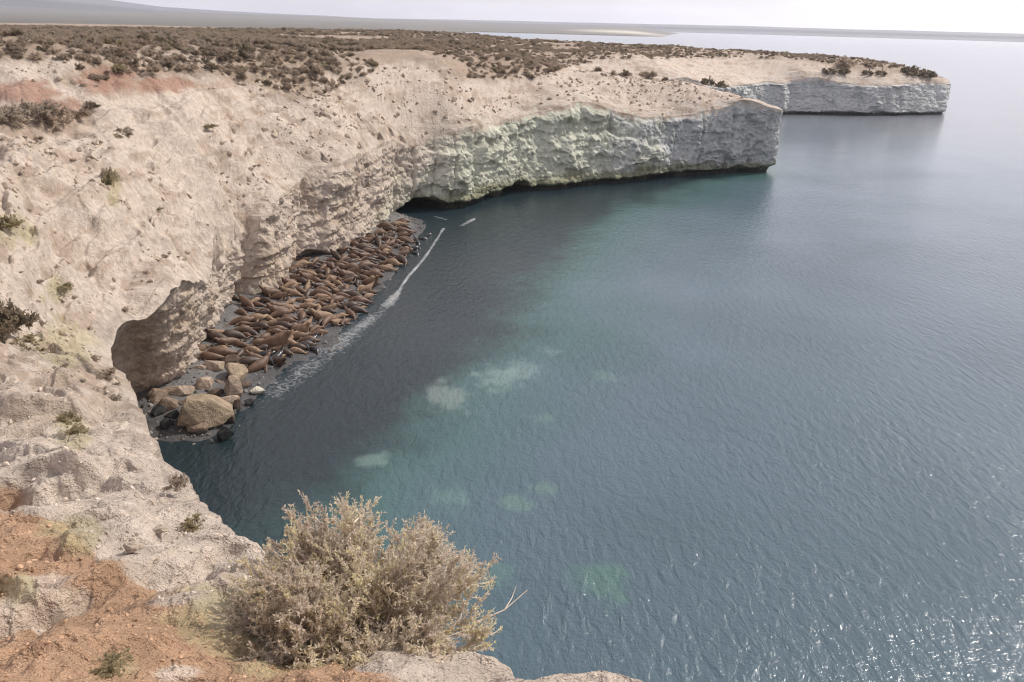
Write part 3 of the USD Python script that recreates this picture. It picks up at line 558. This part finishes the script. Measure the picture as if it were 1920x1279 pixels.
# ------------------------------------------------------------------ sea lions
def fur(name, a, b, rough, spec): return plain(name, a, b, scale=2.5, rough=rough, spec=spec, bump=0.012, bscale=18.0)
FURS = [fur('brown_fur', (0.072, 0.040, 0.023), (0.13, 0.075, 0.044), 0.55, 0.35), fur('tan_fur', (0.14, 0.088, 0.053), (0.24, 0.16, 0.10), 0.65, 0.3),
        fur('dark_brown_fur', (0.032, 0.019, 0.012), (0.065, 0.038, 0.024), 0.5, 0.4), fur('wet_black_fur', (0.010, 0.009, 0.008), (0.022, 0.019, 0.017), 0.25, 0.5)]
def lion_mesh(curl=0.0, lift=0.0, twist=0.0, bulk=1.0, neck=0.0):
    """A sea lion on its belly: one skin over a chain of spheres, nose towards +x, about 1.9 m long."""
    chain = [(-0.98, 0.045), (-0.82, 0.085), (-0.62, 0.15), (-0.30, 0.215), (0.0, 0.255), (0.28, 0.265), (0.50, 0.215), (0.68, 0.145), (0.80, 0.118), (0.90, 0.118)]
    pts, rad = [], []
    for x, r in chain:
        bulk_ = bulk * 1.18; r *= bulk_ if -0.7 < x < 0.6 else 0.5 + bulk_ / 2
        y = curl * (x * x) * (1 if x > 0 else 0.8) + twist * x ** 3
        z = r * 0.86 + lift * max(0, x - 0.25) ** 1.15
        if x > 0.6: y += neck * (x - 0.6)
        pts.append(np.array([x * (1 - 0.12 * abs(curl)), y, z])); rad.append(r)
    d = pts[-1] - pts[-2]; d[2] *= 0.35; d /= np.linalg.norm(d)
    pts += [pts[-1] + d * 0.09, pts[-1] + d * 0.16]; rad += [0.068, 0.048]
    def ball(p, r): return manifold3d.Manifold.sphere(float(r), 12).translate(tuple(map(float, p)))
    M = manifold3d.Manifold()
    for i in range(len(pts) - 1): M += manifold3d.Manifold.batch_hull([ball(pts[i], rad[i]), ball(pts[i + 1], rad[i + 1])])
    def flip(a, b, c, r0, r1, r2):
        return manifold3d.Manifold.batch_hull([ball(a, r0), ball(b, r1)]) + manifold3d.Manifold.batch_hull([ball(b, r1), ball(c, r2)])
    sh = pts[5]
    for s_ in (-1, 1):
        a = sh + [0.06, s_ * 0.17 * bulk, -0.08]; b = np.array([sh[0] - 0.02, sh[1] + s_ * 0.42 * bulk, 0.07]); c = np.array([sh[0] - 0.26, sh[1] + s_ * 0.66, 0.04])
        M += flip(a, b, c, 0.08, 0.07, 0.045)
        t = pts[0]; e = np.array([t[0] - 0.12, t[1] + s_ * 0.14, 0.05]); g = np.array([t[0] - 0.26, t[1] + s_ * 0.27, 0.04])
        M += flip(t + [0.05, s_ * 0.03, 0], e, g, 0.06, 0.06, 0.045)
    M = M.refine_to_length(0.13); m = M.to_mesh()
    tm = trimesh.Trimesh(m.vert_properties[:, :3], m.tri_verts, process=True)
    trimesh.smoothing.filter_taubin(tm, iterations=6)
    v = np.array(tm.vertices); v[:, 2] = np.maximum(v[:, 2], -0.01)
    return v, np.array(tm.faces)
POSES = [lion_mesh(0.0, 0.0, 0.15), lion_mesh(0.28, 0.0, 0.1), lion_mesh(-0.3, 0.1, -0.1), lion_mesh(0.1, 0.95, 0.0, 1.05), lion_mesh(-0.1, 0.25, 0.3, 1.0, 0.6), lion_mesh(0.15, 0.0, -0.3, 1.25, -0.5), lion_mesh(-0.05, 1.4, 0.0, 1.3)]
lion_ref = {}
for i, ps in enumerate(POSES):
    for j, fm in enumerate(FURS):
        t = thing('sea_lion_kind', parent=KINDS); obj('body', ps, fm, t, smooth=True); lion_ref[i, j] = str(t.GetPath())
lion_px = [(350, 658), (385, 622), (448, 632), (455, 580), (432, 562), (505, 562), (522, 532), (545, 517), (543, 488), (622, 486), (661, 458), (718, 427), (752, 414), (768, 432), (764, 458), (749, 488), (703, 505), (701, 540), (687, 558), (656, 589), (605, 611), (574, 634), (540, 655), (520, 670), (478, 687), (440, 668), (400, 672), (362, 676)]
lion_area = shapely.Polygon([atz(*q, 0.75)[:2] for q in lion_px]).buffer(0)
gl = np.random.default_rng(5)
bx = lion_area.bounds; placed = []
for _ in range(30000):
    x, y = gl.uniform(bx[0], bx[2]), gl.uniform(bx[1], bx[3])
    if not lion_area.contains(shapely.Point(x, y)): continue
    a = gl.normal(0.15, 0.7) + (math.pi if gl.random() < 0.5 else 0); sc = float(np.clip(gl.normal(0.92, 0.19), 0.5, 1.3)); u = np.array([math.cos(a), math.sin(a)])
    ends = [np.array([x, y]) + u * t * sc for t in (-0.62, -0.2, 0.2, 0.62)]
    if all(np.hypot(*(e - o)) > 0.205 * (sc + so) for (os_, so) in placed if np.hypot(*(os_[1] - ends[1])) < 2.6 for o in os_ for e in ends):
        placed.append((ends, sc))
        d_, sp_ = y, fbm(np.array([[x, y, 0.0]]) * 0.5, 2, 9)[0]
        zone = ('packed at the far narrow end of the beach', 'far end') if y > 88 else ('packed on the beach right of the notched cliff foot', 'by the notch') if y > 77 else ('packed on the wide middle of the beach', 'middle') if y > 68 else ('lying near the bare grey shingle by the rock rib', 'by the rib') if y > 60 else ('lying just behind the boulder heap', 'behind the boulders')
        j = int(gl.choice(3, p=[0.52, 0.2, 0.28])); i = int(gl.choice(7, p=[.14, .17, .15, .2, .16, .1, .08]))
        word = ('brown', 'tan', 'dark brown')[j]
        thing('sea_lion', (x, y, beach_z(x, y) - 0.02), a, sc * (1.22 if i == 6 else 1.0), ref=lion_ref[i, j], label=f'{word} sea lion {zone[0]}', cat='sea lion', group=f'{word} sea lions, {zone[1]}')
        if len(placed) >= 288: break
print('sea lions', len(placed))
wet = [  # px, py, heading, sink, pose, label
    (553, 636, 1.2, 0.0, 0, 1, 'pale tan sea lion alone at the water edge, outermost of the near colony'),
    (581, 642, 0.9, 0.12, 3, 3, 'black wet sea lion rearing in the shallows beside the pale tan one'), (588, 655, -0.6, 0.15, 2, 3, 'black wet sea lion low in the shallows, nearest the open water below the rearing one'),
    (572, 650, 2.4, 0.08, 1, 3, 'black wet sea lion between the pale tan one and the open water'),
    (494, 672, 0.3, 0.06, 4, 3, 'leftmost of three black wet sea lions in the shallows right of the boulders'), (507, 680, 2.2, 0.12, 0, 3, 'middle one of three black wet sea lions in the shallows right of the boulders'), (517, 674, 1.0, 0.12, 3, 3, 'rightmost of three black wet sea lions in the shallows right of the boulders'),
    (776, 466, 0.4, 0.10, 0, 3, 'black wet sea lion in the shallows at the far end of the beach'), (783, 454, 2.0, 0.14, 3, 3, 'black wet sea lion raising its head off the far end of the beach'),
    (791, 447, 0.0, 0.22, 0, 3, 'farthest swimming sea lion off the far end of the beach'), (779, 474, -0.8, 0.2, 2, 3, 'black sea lion swimming just off the packed far colony'), (803, 440, 0.7, 0.22, 1, 3, 'black sea lion swimming beside the start of the foam line')]
for px, py, a, sink, i, j, lab in wet:
    p = atz(px, py, 0.1); z = max(beach_z(p[0], p[1]), -0.02) - sink
    thing('sea_lion', (p[0], p[1], z), a, 0.95, ref=lion_ref[i, j], label=lab, cat='sea lion')

# ------------------------------------------------------------------ shrubs
def tubes(lines, radii, sides=3):
    V, F, n = [], [], 0
    for L, r in zip(lines, radii):
        L = np.asarray(L); t = np.gradient(L, axis=0); t /= np.linalg.norm(t, axis=1, keepdims=True) + 1e-9
        a = np.cross(t, [0.3, 0.2, 0.93]); a /= np.linalg.norm(a, axis=1, keepdims=True) + 1e-9; b = np.cross(t, a)
        ang = np.arange(sides) * 2 * math.pi / sides; rr_ = np.linspace(r, r * 0.4, len(L))
        v = L[:, None] + rr_[:, None, None] * (np.cos(ang)[None, :, None] * a[:, None] + np.sin(ang)[None, :, None] * b[:, None])
        i, j = np.meshgrid(np.arange(len(L) - 1), np.arange(sides), indexing='ij')
        q = np.stack([i * sides + j, i * sides + (j + 1) % sides, (i + 1) * sides + (j + 1) % sides, (i + 1) * sides + j], -1).reshape(-1, 4) + n
        V.append(v.reshape(-1, 3)); F.append(q); n += v.shape[0] * sides
    V, F = np.vstack(V), np.vstack(F)
    return V, np.vstack([F[:, [0, 1, 2]], F[:, [0, 2, 3]]])
def leaves(pos, direc, length, width, g):
    """One narrow two-triangle leaf at every position."""
    n = len(pos); d = direc / (np.linalg.norm(direc, axis=1, keepdims=True) + 1e-9)
    s_ = np.cross(d, g.normal(size=(n, 3))); s_ /= np.linalg.norm(s_, axis=1, keepdims=True) + 1e-9
    L, W = np.broadcast_to(length, n)[:, None], np.broadcast_to(width, n)[:, None]
    v = np.stack([pos, pos + d * L * 0.5 + s_ * W * 0.5, pos + d * L, pos + d * L * 0.5 - s_ * W * 0.5], 1).reshape(-1, 3)
    k = np.arange(n)[:, None] * 4
    return v, np.vstack([k + [0, 1, 2], k + [0, 2, 3]])
def bush(g, w, h, n_stem, n_sub, n_twig, n_leaf, leaf, tints, lean=(0, 0)):
    """Stems, twigs and foliage of a dry shrub of width w and height h."""
    stems, twigs, srad, trad, lp, ld, tone = [], [], [], [], [], [], []
    for i in range(n_stem):
        az, el = g.uniform(0, 2 * math.pi), math.acos(g.uniform(0.05, 0.98))
        tip = np.array([math.cos(az) * math.sin(el) * w / 2 + lean[0], math.sin(az) * math.sin(el) * w / 2 + lean[1], h * (0.15 + 0.85 * math.cos(el))]) * g.uniform(0.72, 1.06)
        mid = tip * [0.42, 0.42, 0.62] + g.normal(0, 0.05, 3) * w; t = np.linspace(0, 1, 7)[:, None]
        L = 2 * t * (1 - t) * mid + t * t * tip + 0.015 * w * g.normal(size=(7, 3)) * t
        stems.append(L); srad.append(0.011 * w * g.uniform(0.6, 1.1)); hue = g.random()
        for k in range(n_sub):
            u = g.uniform(0.3, 1.0); b = L[int(u * 6)] + (L[min(int(u * 6) + 1, 6)] - L[int(u * 6)]) * (u * 6 % 1)
            out = (L[-1] - L[3]); out = out / np.linalg.norm(out) + g.normal(0, 0.55, 3) + [0, 0, 0.25]; ln = w * g.uniform(0.10, 0.20) * (1.25 - 0.6 * u)
            e = b + out / np.linalg.norm(out) * ln; S = np.linspace(0, 1, 4)[:, None] * (e - b) + b + 0.012 * w * g.normal(size=(4, 3)) * np.array([[0], [1], [1], [0.5]])
            twigs.append(S); trad.append(0.0035 * w)
            for q in range(n_twig):
                b2 = b + (e - b) * g.uniform(0.25, 1.0); o2 = (e - b) / ln + g.normal(0, 0.6, 3) + [0, 0, 0.3]; o2 /= np.linalg.norm(o2); l2 = w * g.uniform(0.03, 0.075)
                if n_twig > 2: twigs.append(np.stack([b2, b2 + o2 * l2 * 0.5, b2 + o2 * l2])); trad.append(0.0016 * w)
                m = n_leaf; uu_ = g.random(m)[:, None]
                lp.append(b2 + o2 * l2 * uu_); ld.append(o2 + g.normal(0, 0.75, (m, 3))); tone.append(np.full(m, np.clip(hue + g.normal(0, 0.25), 0, 1)))
    lp, ld, tone = np.vstack(lp), np.vstack(ld), np.concatenate(tone)
    lv, lf = leaves(lp, ld, leaf[0] * g.uniform(0.6, 1.3, len(lp)), leaf[1], g)
    tn = np.asarray(tints); kk = np.clip(tone * (len(tn) - 1), 0, len(tn) - 1.001); i0 = kk.astype(int)
    col = tn[i0] + (tn[i0 + 1] - tn[i0]) * (kk - i0)[:, None]; col = col * g.uniform(0.7, 1.25, (len(col), 1))
    return stems, srad, tubes(twigs, trad), (lv, lf), np.repeat(col, 4, 0)
BROWNS = [(0.31, 0.24, 0.18), (0.41, 0.325, 0.245), (0.49, 0.40, 0.305)]
DARKS = [(0.13, 0.104, 0.07), (0.19, 0.15, 0.104), (0.26, 0.21, 0.145)]
OLIVES = [(0.24, 0.20, 0.11), (0.33, 0.28, 0.16), (0.39, 0.33, 0.21)]
GREYS = [(0.28, 0.23, 0.18), (0.38, 0.315, 0.245), (0.45, 0.38, 0.29)]
shrub_ref = {}
for nm, tn in (('brown', BROWNS), ('dark', DARKS), ('olive', OLIVES), ('grey', GREYS)):
    for k in range(3):
        g = np.random.default_rng(700 + k + 10 * len(shrub_ref))
        st, sr, tw, fo, fc = bush(g, 1.0, 0.46, 24, 6, 2, 9, (0.075, 0.032), tn)
        t = thing('shrub_kind', parent=KINDS); obj('stems', tubes(st, sr), M_twig, t); obj('foliage', fo, M_leaf, t, tint=fc); shrub_ref[nm, k] = str(t.GetPath())
gs = np.random.default_rng(77)
def plant(px, py, wpx, kind, label, hscale=1.0, group=None, rng=None):
    """A shrub whose middle stands at pixel (px, py) of the land."""
    d = ray(px, py); d = d / math.hypot(d[0], d[1]); best = rng
    if best is None:
        R_ = np.geomspace(2.5, 420, 900); hz_ = height(R_ * d[0], R_ * d[1]); below = EYE + R_ * d[2] < hz_
        best = R_[np.argmax(below)] if below.any() else 300.0
    x, y = d[0] * best, d[1] * best; z = float(height(x, y)[0]); w = wpx * math.hypot(best, EYE - z) / FPX
    return thing('shrub', (x, y, z - 0.04 * w), gs.uniform(0, 6.28), (w, w, w * hscale), ref=shrub_ref[kind, int(gs.integers(3))], label=label, cat='shrub', group=group)
for q in [(1120, 136, 16, 'dark', 'dark shrub on the pale headland crest, leftmost of the row', 1.2), (1150, 141, 13, 'brown', 'second shrub from the left in the row on the pale headland crest', 1.2), (1172, 143, 24, 'dark', 'wide dark shrub in the middle of the row on the headland crest', 0.9),
          (1216, 147, 30, 'brown', 'widest brown shrub in the row on the pale headland crest', 0.9), (1247, 152, 12, 'dark', 'small dark shrub right of the widest one on the headland crest', 1.2),
          (1326, 160, 26, 'dark', 'dark shrub at the right end of the headland crest', 1.1), (1352, 164, 24, 'dark', 'dark shrub farthest out towards the tip of the near headland', 0.9),
          (1705, 141, 36, 'dark', 'dark bush on the far headland near its seaward tip', 0.75), (1735, 146, 34, 'dark', 'dark bush at the very seaward tip of the far headland', 0.75),
          (1585, 128, 34, 'brown', 'large reddish brown shrub on the slope of the far headland', 1.0), (1555, 140, 26, 'dark', 'dark shrub at the cliff edge of the far headland, leftmost of the edge row', 0.8), (1580, 141, 22, 'dark', 'dark shrub at the cliff edge of the far headland below the large reddish one', 0.9),
          (1632, 128, 22, 'brown', 'brown shrub on the slope of the far headland right of the large reddish one', 1.0), (1625, 143, 20, 'dark', 'third dark shrub along the cliff edge of the far headland', 0.9), (1650, 143, 20, 'dark', 'fourth dark shrub along the cliff edge of the far headland', 0.9),
          (8, 628, 90, 'dark', 'dark green shrub cut by the left edge of the picture', 1.3), (50, 652, 60, 'olive', 'yellowish low shrub beside the dark shrub at the left edge', 0.7), (75, 668, 40, 'olive', 'small yellowish shrub below the dark shrub at the left edge', 0.7),
          (14, 428, 46, 'olive', 'yellowish shrub at the left edge high on the pale slope', 0.9), (208, 352, 26, 'olive', 'upright olive plant alone in the middle of the left slope', 2.2), (205, 335, 26, 'grey', 'grey shrub directly above the upright olive plant', 1.3),
          (232, 256, 30, 'grey', 'grey shrub below the red scarp with an olive neighbour', 1.0), (220, 262, 20, 'olive', 'small olive shrub beside the grey one below the red scarp', 1.0), (395, 248, 28, 'olive', 'low olive shrub alone on the upper slope', 0.5), (296, 393, 20, 'olive', 'tiny olive shrub on the smooth slope above the cove', 0.6), (122, 548, 30, 'olive', 'flat olive shrub on the slope left of the cove', 0.5),
          (128, 792, 40, 'olive', 'olive tuft on the slope beside the dark ledge', 0.9), (146, 818, 34, 'olive', 'lower olive tuft on the slope near the dark ledge', 0.9),
          (330, 915, 46, 'grey', 'grey brown tuft at the cliff edge over the dark water', 0.9), (365, 990, 44, 'olive', 'olive tuft just inside the cliff edge left of the big bush', 0.9), (480, 1128, 80, 'olive', 'low olive plant on bare ground left of the big bush', 0.45), (215, 1258, 66, 'olive', 'grey green tuft on rusty soil at the bottom of the picture', 0.5),
          (172, 208, 26, 'dark', 'dark shrub at the right foot of the red scarp', 0.9), (20, 235, 60, 'grey', 'leftmost grey brown shrub below the red scarp', 0.9), (65, 222, 64, 'grey', 'second grey brown shrub below the red scarp', 0.9), (110, 232, 60, 'brown', 'brown shrub right of two grey ones below the red scarp', 0.9), (145, 222, 44, 'brown', 'brown shrub at the right end of the row below the red scarp', 0.8),
          (455, 105, 44, 'dark', 'darkest tall shrub at the plateau rim', 1.1), (515, 120, 40, 'brown', 'brown shrub at the plateau rim right of the darkest one', 0.9), (585, 140, 44, 'brown', 'brown shrub on the gully rim below the plateau', 0.9), (430, 112, 36, 'brown', 'brown shrub at the plateau rim left of the darkest one', 0.9)]:
    plant(q[0], q[1], q[2], q[3], q[4], q[5])
# scrub of the plateau: the 300 that show largest one by one, the rest together
N_ = 60000
a_, r_ = gs.uniform(-0.66, 0.47, N_), 42 + 330 * gs.random(N_) ** 0.85
X, Y = r_ * np.sin(a_), r_ * np.cos(a_)
ok = shapely.contains_xy(land_poly, X, Y); X, Y, r_ = X[ok], Y[ok], r_[ok]
Z = height(X, Y); P = np.stack([X, Y, Z], 1); px, py = pix(P)
edge = np.interp(px, [-200, 0, 130, 160, 240, 330, 450, 520, 600, 650, 700, 830, 870, 1000, 1060, 1130, 1330, 1480, 1550, 1700, 1770], [104, 104, 108, 150, 138, 124, 140, 165, 172, 150, 128, 134, 146, 142, 122, 106, 104, 104, 112, 124, 140])
dens = sstep(0.40, 0.6, fbm(P * 0.09, 3, 801) + 0.115)
ok = (gs.random(len(X)) < dens) & (py < edge + 6) & (px > -60)
P, r_, px, py = P[ok], r_[ok], px[ok], py[ok]
W = np.clip(gs.lognormal(-0.05, 0.38, len(P)), 0.4, 1.9) * 0.86; vis = (px > 0) & (px < 1920) & (py > 0)
order = np.argsort(-np.where(vis, W / r_, -1)); kinds = [('brown', .5), ('grey', .27), ('dark', .2), ('olive', .03)]
kk = gs.choice(4, len(P), p=[q[1] for q in kinds]); vv_ = gs.integers(0, 3, len(P)); az_ = gs.uniform(0, 360, len(P)); hs = gs.uniform(0.75, 1.2, len(P))
words = {'brown': 'brown', 'grey': 'grey tan', 'dark': 'dark', 'olive': 'olive'}
for i in order[:300]:
    nm = kinds[kk[i]][0]; zone = 'above the pale bank at the left edge' if px[i] < 150 else 'on the plateau above the red scarp' if px[i] < 340 else 'near the darkest rim shrub' if px[i] < 520 else 'above the gully rim' if px[i] < 680 else 'above the middle of the cliff' if px[i] < 860 else 'on the plateau behind the near headland' if px[i] < 1200 else 'on the far headland'
    thing('shrub', P[i] - [0, 0, 0.04], math.radians(az_[i]), (W[i], W[i], W[i] * hs[i]), ref=shrub_ref[nm, vv_[i]], label=f'{words[nm]} low shrub in the scrub {zone}', cat='shrub', group=f'{words[nm]} scrub {zone}')
def scatter(name, refs, pos, idx, quats, scales, **kw):
    pi = UsdGeom.PointInstancer.Define(stage, numbered(name)); pi.CreatePrototypesRel().SetTargets([Sdf.Path(r) for r in refs])
    pi.CreateProtoIndicesAttr(Vt.IntArray.FromNumpy(np.asarray(idx, np.int32))); pi.CreatePositionsAttr(Vt.Vec3fArray.FromNumpy(np.asarray(pos, np.float32)))
    pi.CreateOrientationsAttr(Vt.QuathArray([Gf.Quath(*map(float, q)) for q in quats])); pi.CreateScalesAttr(Vt.Vec3fArray.FromNumpy(np.asarray(scales, np.float32)))
    tag(pi, kind='stuff', **kw); return pi
def real_protos(inst, refs):
    out = []
    for r in refs:
        x = UsdGeom.Xform.Define(stage, numbered('kind', str(inst))); x.GetPrim().GetReferences().AddInternalReference(r); out.append(str(x.GetPath()))
    return out
rest = order[300:]; refs = [shrub_ref[k_[0], v_] for k_ in kinds for v_ in range(3)]
h2 = np.radians(az_[rest] / 2)
inst_path = '/World/far_scrub'
pi = scatter('far_scrub', [], P[rest] - [0, 0, 0.04], kk[rest] * 3 + vv_[rest], np.stack([np.cos(h2), 0 * h2, 0 * h2, np.sin(h2)], 1), np.stack([W[rest], W[rest], W[rest] * hs[rest]], 1), label='dry brown scrub carpeting the plateau to the skyline', cat='scrub')
pi.CreatePrototypesRel().SetTargets([Sdf.Path(q) for q in real_protos('/World/far_scrub', refs)])
print('scrub', len(P))

# the big bush on the cliff edge in front
gb = np.random.default_rng(91)
bx_, by_ = atd(692, 1200, 4.2)[:2]; bz_ = float(height(bx_, by_)[0])
BIG = [(0.52, 0.44, 0.35), (0.60, 0.515, 0.41), (0.66, 0.57, 0.44), (0.62, 0.55, 0.34)]
M_btwig = plain('straw_twig', (0.40, 0.34, 0.27), (0.56, 0.47, 0.38), scale=20.0)
st, sr, tw, fo, fc = bush(gb, 1.75, 0.9, 95, 14, 7, 19, (0.024, 0.010), BIG, lean=(-0.05, 0.10))
big = thing('dry_bush', (bx_, by_, bz_ - 0.03), label='big pale dry bush on the cliff edge in the foreground', cat='bush')
for L, r in zip(st, sr): obj('stem', tubes([L], [r], 5), M_btwig, big, smooth=True)
obj('twigs', tw, M_btwig, big, kind='stuff'); obj('foliage', fo, M_leaf, big, tint=fc, kind='stuff')
L = np.array([(0.55, 0.1, 0.1), (0.75, 0.22, 0.16), (0.92, 0.30, 0.19), (1.08, 0.42, 0.27)]); obj('bare_branch', tubes([L, np.array([L[2], L[2] + [0.05, 0.13, 0.0], L[2] + [0.08, 0.2, 0.05]])], [0.008, 0.005], 5), M_btwig, big, smooth=True)

# ------------------------------------------------------------------ clods and stones on the near ground
gc = np.random.default_rng(33)
M_clod = tinted('rusty_clod', bumps=((40.0, 0.01),), vscale=30.0); M_chip = tinted('pale_chip', bumps=((40.0, 0.01),), vscale=30.0)
def stones(name, n, tint, mat, test, smin, smax, label, cat, rmax):
    r = np.exp(gc.uniform(math.log(2.2), math.log(rmax), n)); a = gc.uniform(-0.74, 0.35, n); x, y = r * np.sin(a), r * np.cos(a)
    dl, _ = lip_tree.query(np.stack([x, y], 1)); sd = np.where(shapely.contains_xy(land_poly, x, y), dl, -1)
    p = surface(x, y, sd, 0.0045); c = land_tint(p, None); px, py = pix(p)
    k = (sd > 0.05) & test(c) & (px > -40) & (py < 1310); p, r = p[k], r[k]; m = len(p)
    s_ = smin * (smax / smin) ** (gc.random(m) ** 2.2) * np.clip(r / 5, 0.7, 3)
    pi = scatter(name, [], p, gc.integers(0, 4, m), (lambda q: q / np.linalg.norm(q, axis=1, keepdims=True))(gc.normal(size=(m, 4))), np.stack([s_] * 3, 1), label=label, cat=cat)
    out = []
    for j in range(4):
        v, f = rock_mesh(900 + j, 1, 0.8, 0.6, 1, 0.3, 5); out.append(str(obj('kind', (v, f), mat, str(pi.GetPath()), smooth=False, tint=np.tile(np.array(tint) * (0.8 + 0.13 * j), (len(v), 1))).GetPath()))
    pi.GetPrototypesRel().SetTargets([Sdf.Path(q) for q in out])
stones('soil_clods', 16000, ORANGE * 1.02, M_clod, lambda c: (c[:, 0] / c[:, 2] > 2.1), 0.003, 0.026, 'rusty crumbly clods strewn over the orange soil', 'soil clods', 11)
stones('stone_chips', 16000, CREAM * 0.92, M_chip, lambda c: (c[:, 0] / c[:, 2] < 1.75), 0.003, 0.028, 'pale stone chips strewn over the chalky cliff top', 'stone chips', 30)
# cobbles on the dark beach
g_ = np.random.default_rng(55); k_ = g_.integers(0, len(beach_pts), 2600); p_ = beach_pts[k_] + np.c_[g_.normal(0, 0.15, (2600, 2)), np.zeros(2600)]; p_ = p_[p_[:, 2] > -0.12]; m_ = len(p_)
sc_ = 0.04 * 6 ** (g_.random(m_) ** 2.2)
pi = scatter('cobbles', [], p_, g_.integers(0, 4, m_), (lambda q: q / np.linalg.norm(q, axis=1, keepdims=True))(g_.normal(size=(m_, 4))), np.stack([sc_] * 3, 1), label='dark grey cobbles strewn over the narrow beach', cat='cobbles')
pi.CreatePrototypesRel().SetTargets([obj('kind', rock_mesh(930 + j, 1, 0.8, 0.65, 1, 0.3, 5), M_chip, '/World/cobbles', tint=np.tile(np.array((0.11, 0.10, 0.09)) * (0.6 + 0.35 * j), (42, 1))).GetPath() for j in range(4)])
# loose blocks and dry tufts on the long pale slope
def on_slope(n, r0, r1, seed):
    g = np.random.default_rng(seed); r = r0 + (r1 - r0) * g.random(n) ** 0.8; a = g.uniform(-0.66, 0.3, n); x, y = r * np.sin(a), r * np.cos(a)
    dl, _ = lip_tree.query(np.stack([x, y], 1)); sd = np.where(shapely.contains_xy(land_poly, x, y), dl, -1); p = surface(x, y, sd, 0.0045); px, py = pix(p)
    e = np.interp(px, [0, 150, 330, 520, 600, 700, 850, 1000, 1100, 1400], [100, 110, 100, 130, 150, 120, 130, 140, 108, 150])
    k = (sd > 0.4) & (px > -30) & (py > e) & (py < 900) & (fbm(p * 0.15, 3, 811) + 0.25 * g.random(n) > 0.56)
    return p[k], r[k], g
p_, r__, g_ = on_slope(26000, 26, 175, 41); m_ = len(p_); sc_ = 0.05 * 7 ** (g_.random(m_) ** 2.4) * np.clip(r__ / 60, 0.6, 1.6)
pi = scatter('rubble', [], p_, g_.integers(0, 4, m_), (lambda q: q / np.linalg.norm(q, axis=1, keepdims=True))(g_.normal(size=(m_, 4))), np.stack([sc_] * 3, 1), label='loose pale rubble lying on the long eroded slope', cat='rubble')
pi.CreatePrototypesRel().SetTargets([obj('kind', rock_mesh(920 + j, 1, 0.8, 0.65, 1, 0.3, 5), M_chip, '/World/rubble', tint=np.tile(CREAM2 * (0.85 + 0.12 * j), (42, 1))).GetPath() for j in range(4)])
p_, r__, g_ = on_slope(5200, 24, 175, 43); m_ = len(p_); sc_ = 0.14 + 0.5 * g_.random(m_) ** 3; h_ = g_.uniform(0, 3.14, m_)
pi = scatter('slope_tufts', [], p_, g_.integers(0, 6, m_), np.stack([np.cos(h_), 0 * h_, 0 * h_, np.sin(h_)], 1), np.stack([sc_, sc_, sc_ * 0.8], 1), label='small dry tufts dotted over the pale slope above the cliff', cat='tufts')
pi.CreatePrototypesRel().SetTargets([Sdf.Path(q) for q in real_protos('/World/slope_tufts', [shrub_ref[n_, k_] for n_ in ('grey', 'brown') for k_ in range(3)])])
for px, py, w, lab in [(330, 1265, 44, 'white stone half buried at the bottom of the picture'), (418, 1000, 0, ''), (300, 990, 30, 'pale stone on the chalky ground left of the cliff edge'), (248, 1022, 34, 'grey stone in the small step above the rusty soil')]:
    if not w: continue
    R_ = np.geomspace(2.5, 30, 600); d = ray(px, py); d = d / math.hypot(d[0], d[1]); hz_ = height(R_ * d[0], R_ * d[1]); R0 = R_[np.argmax(EYE + R_ * d[2] < hz_)]
    W_ = w * math.hypot(R0, 4) / FPX; v, f = rock_mesh(960 + px, W_ / 2, W_ * 0.4, W_ * 0.3, 3)
    v = v + [d[0] * R0, d[1] * R0, float(height(d[0] * R0, d[1] * R0)[0]) - 0.12 * W_]
    obj('stone', (v, f), M_boulder, tint=np.tile((CREAM if '330' in str(px) else CREAM2), (len(v), 1)), label=lab, cat='stone')

# the air: closed box of thin sea haze
M_haze = usdkit.material(stage, '/World/Looks/sea_haze', {'v': ('principled_volume', {'color': (0.93, 0.94, 1.0), 'density': 7e-5, 'anisotropy': 0.35})}, volume='v.volume')
hz = trimesh.creation.box([25600, 25600, 300]); hz.apply_translation([0, 0, 300 / 2 - 4.5])
obj('haze', hz, M_haze, kind='stuff', label='thin pale haze over the sea and the far shore', cat='haze')
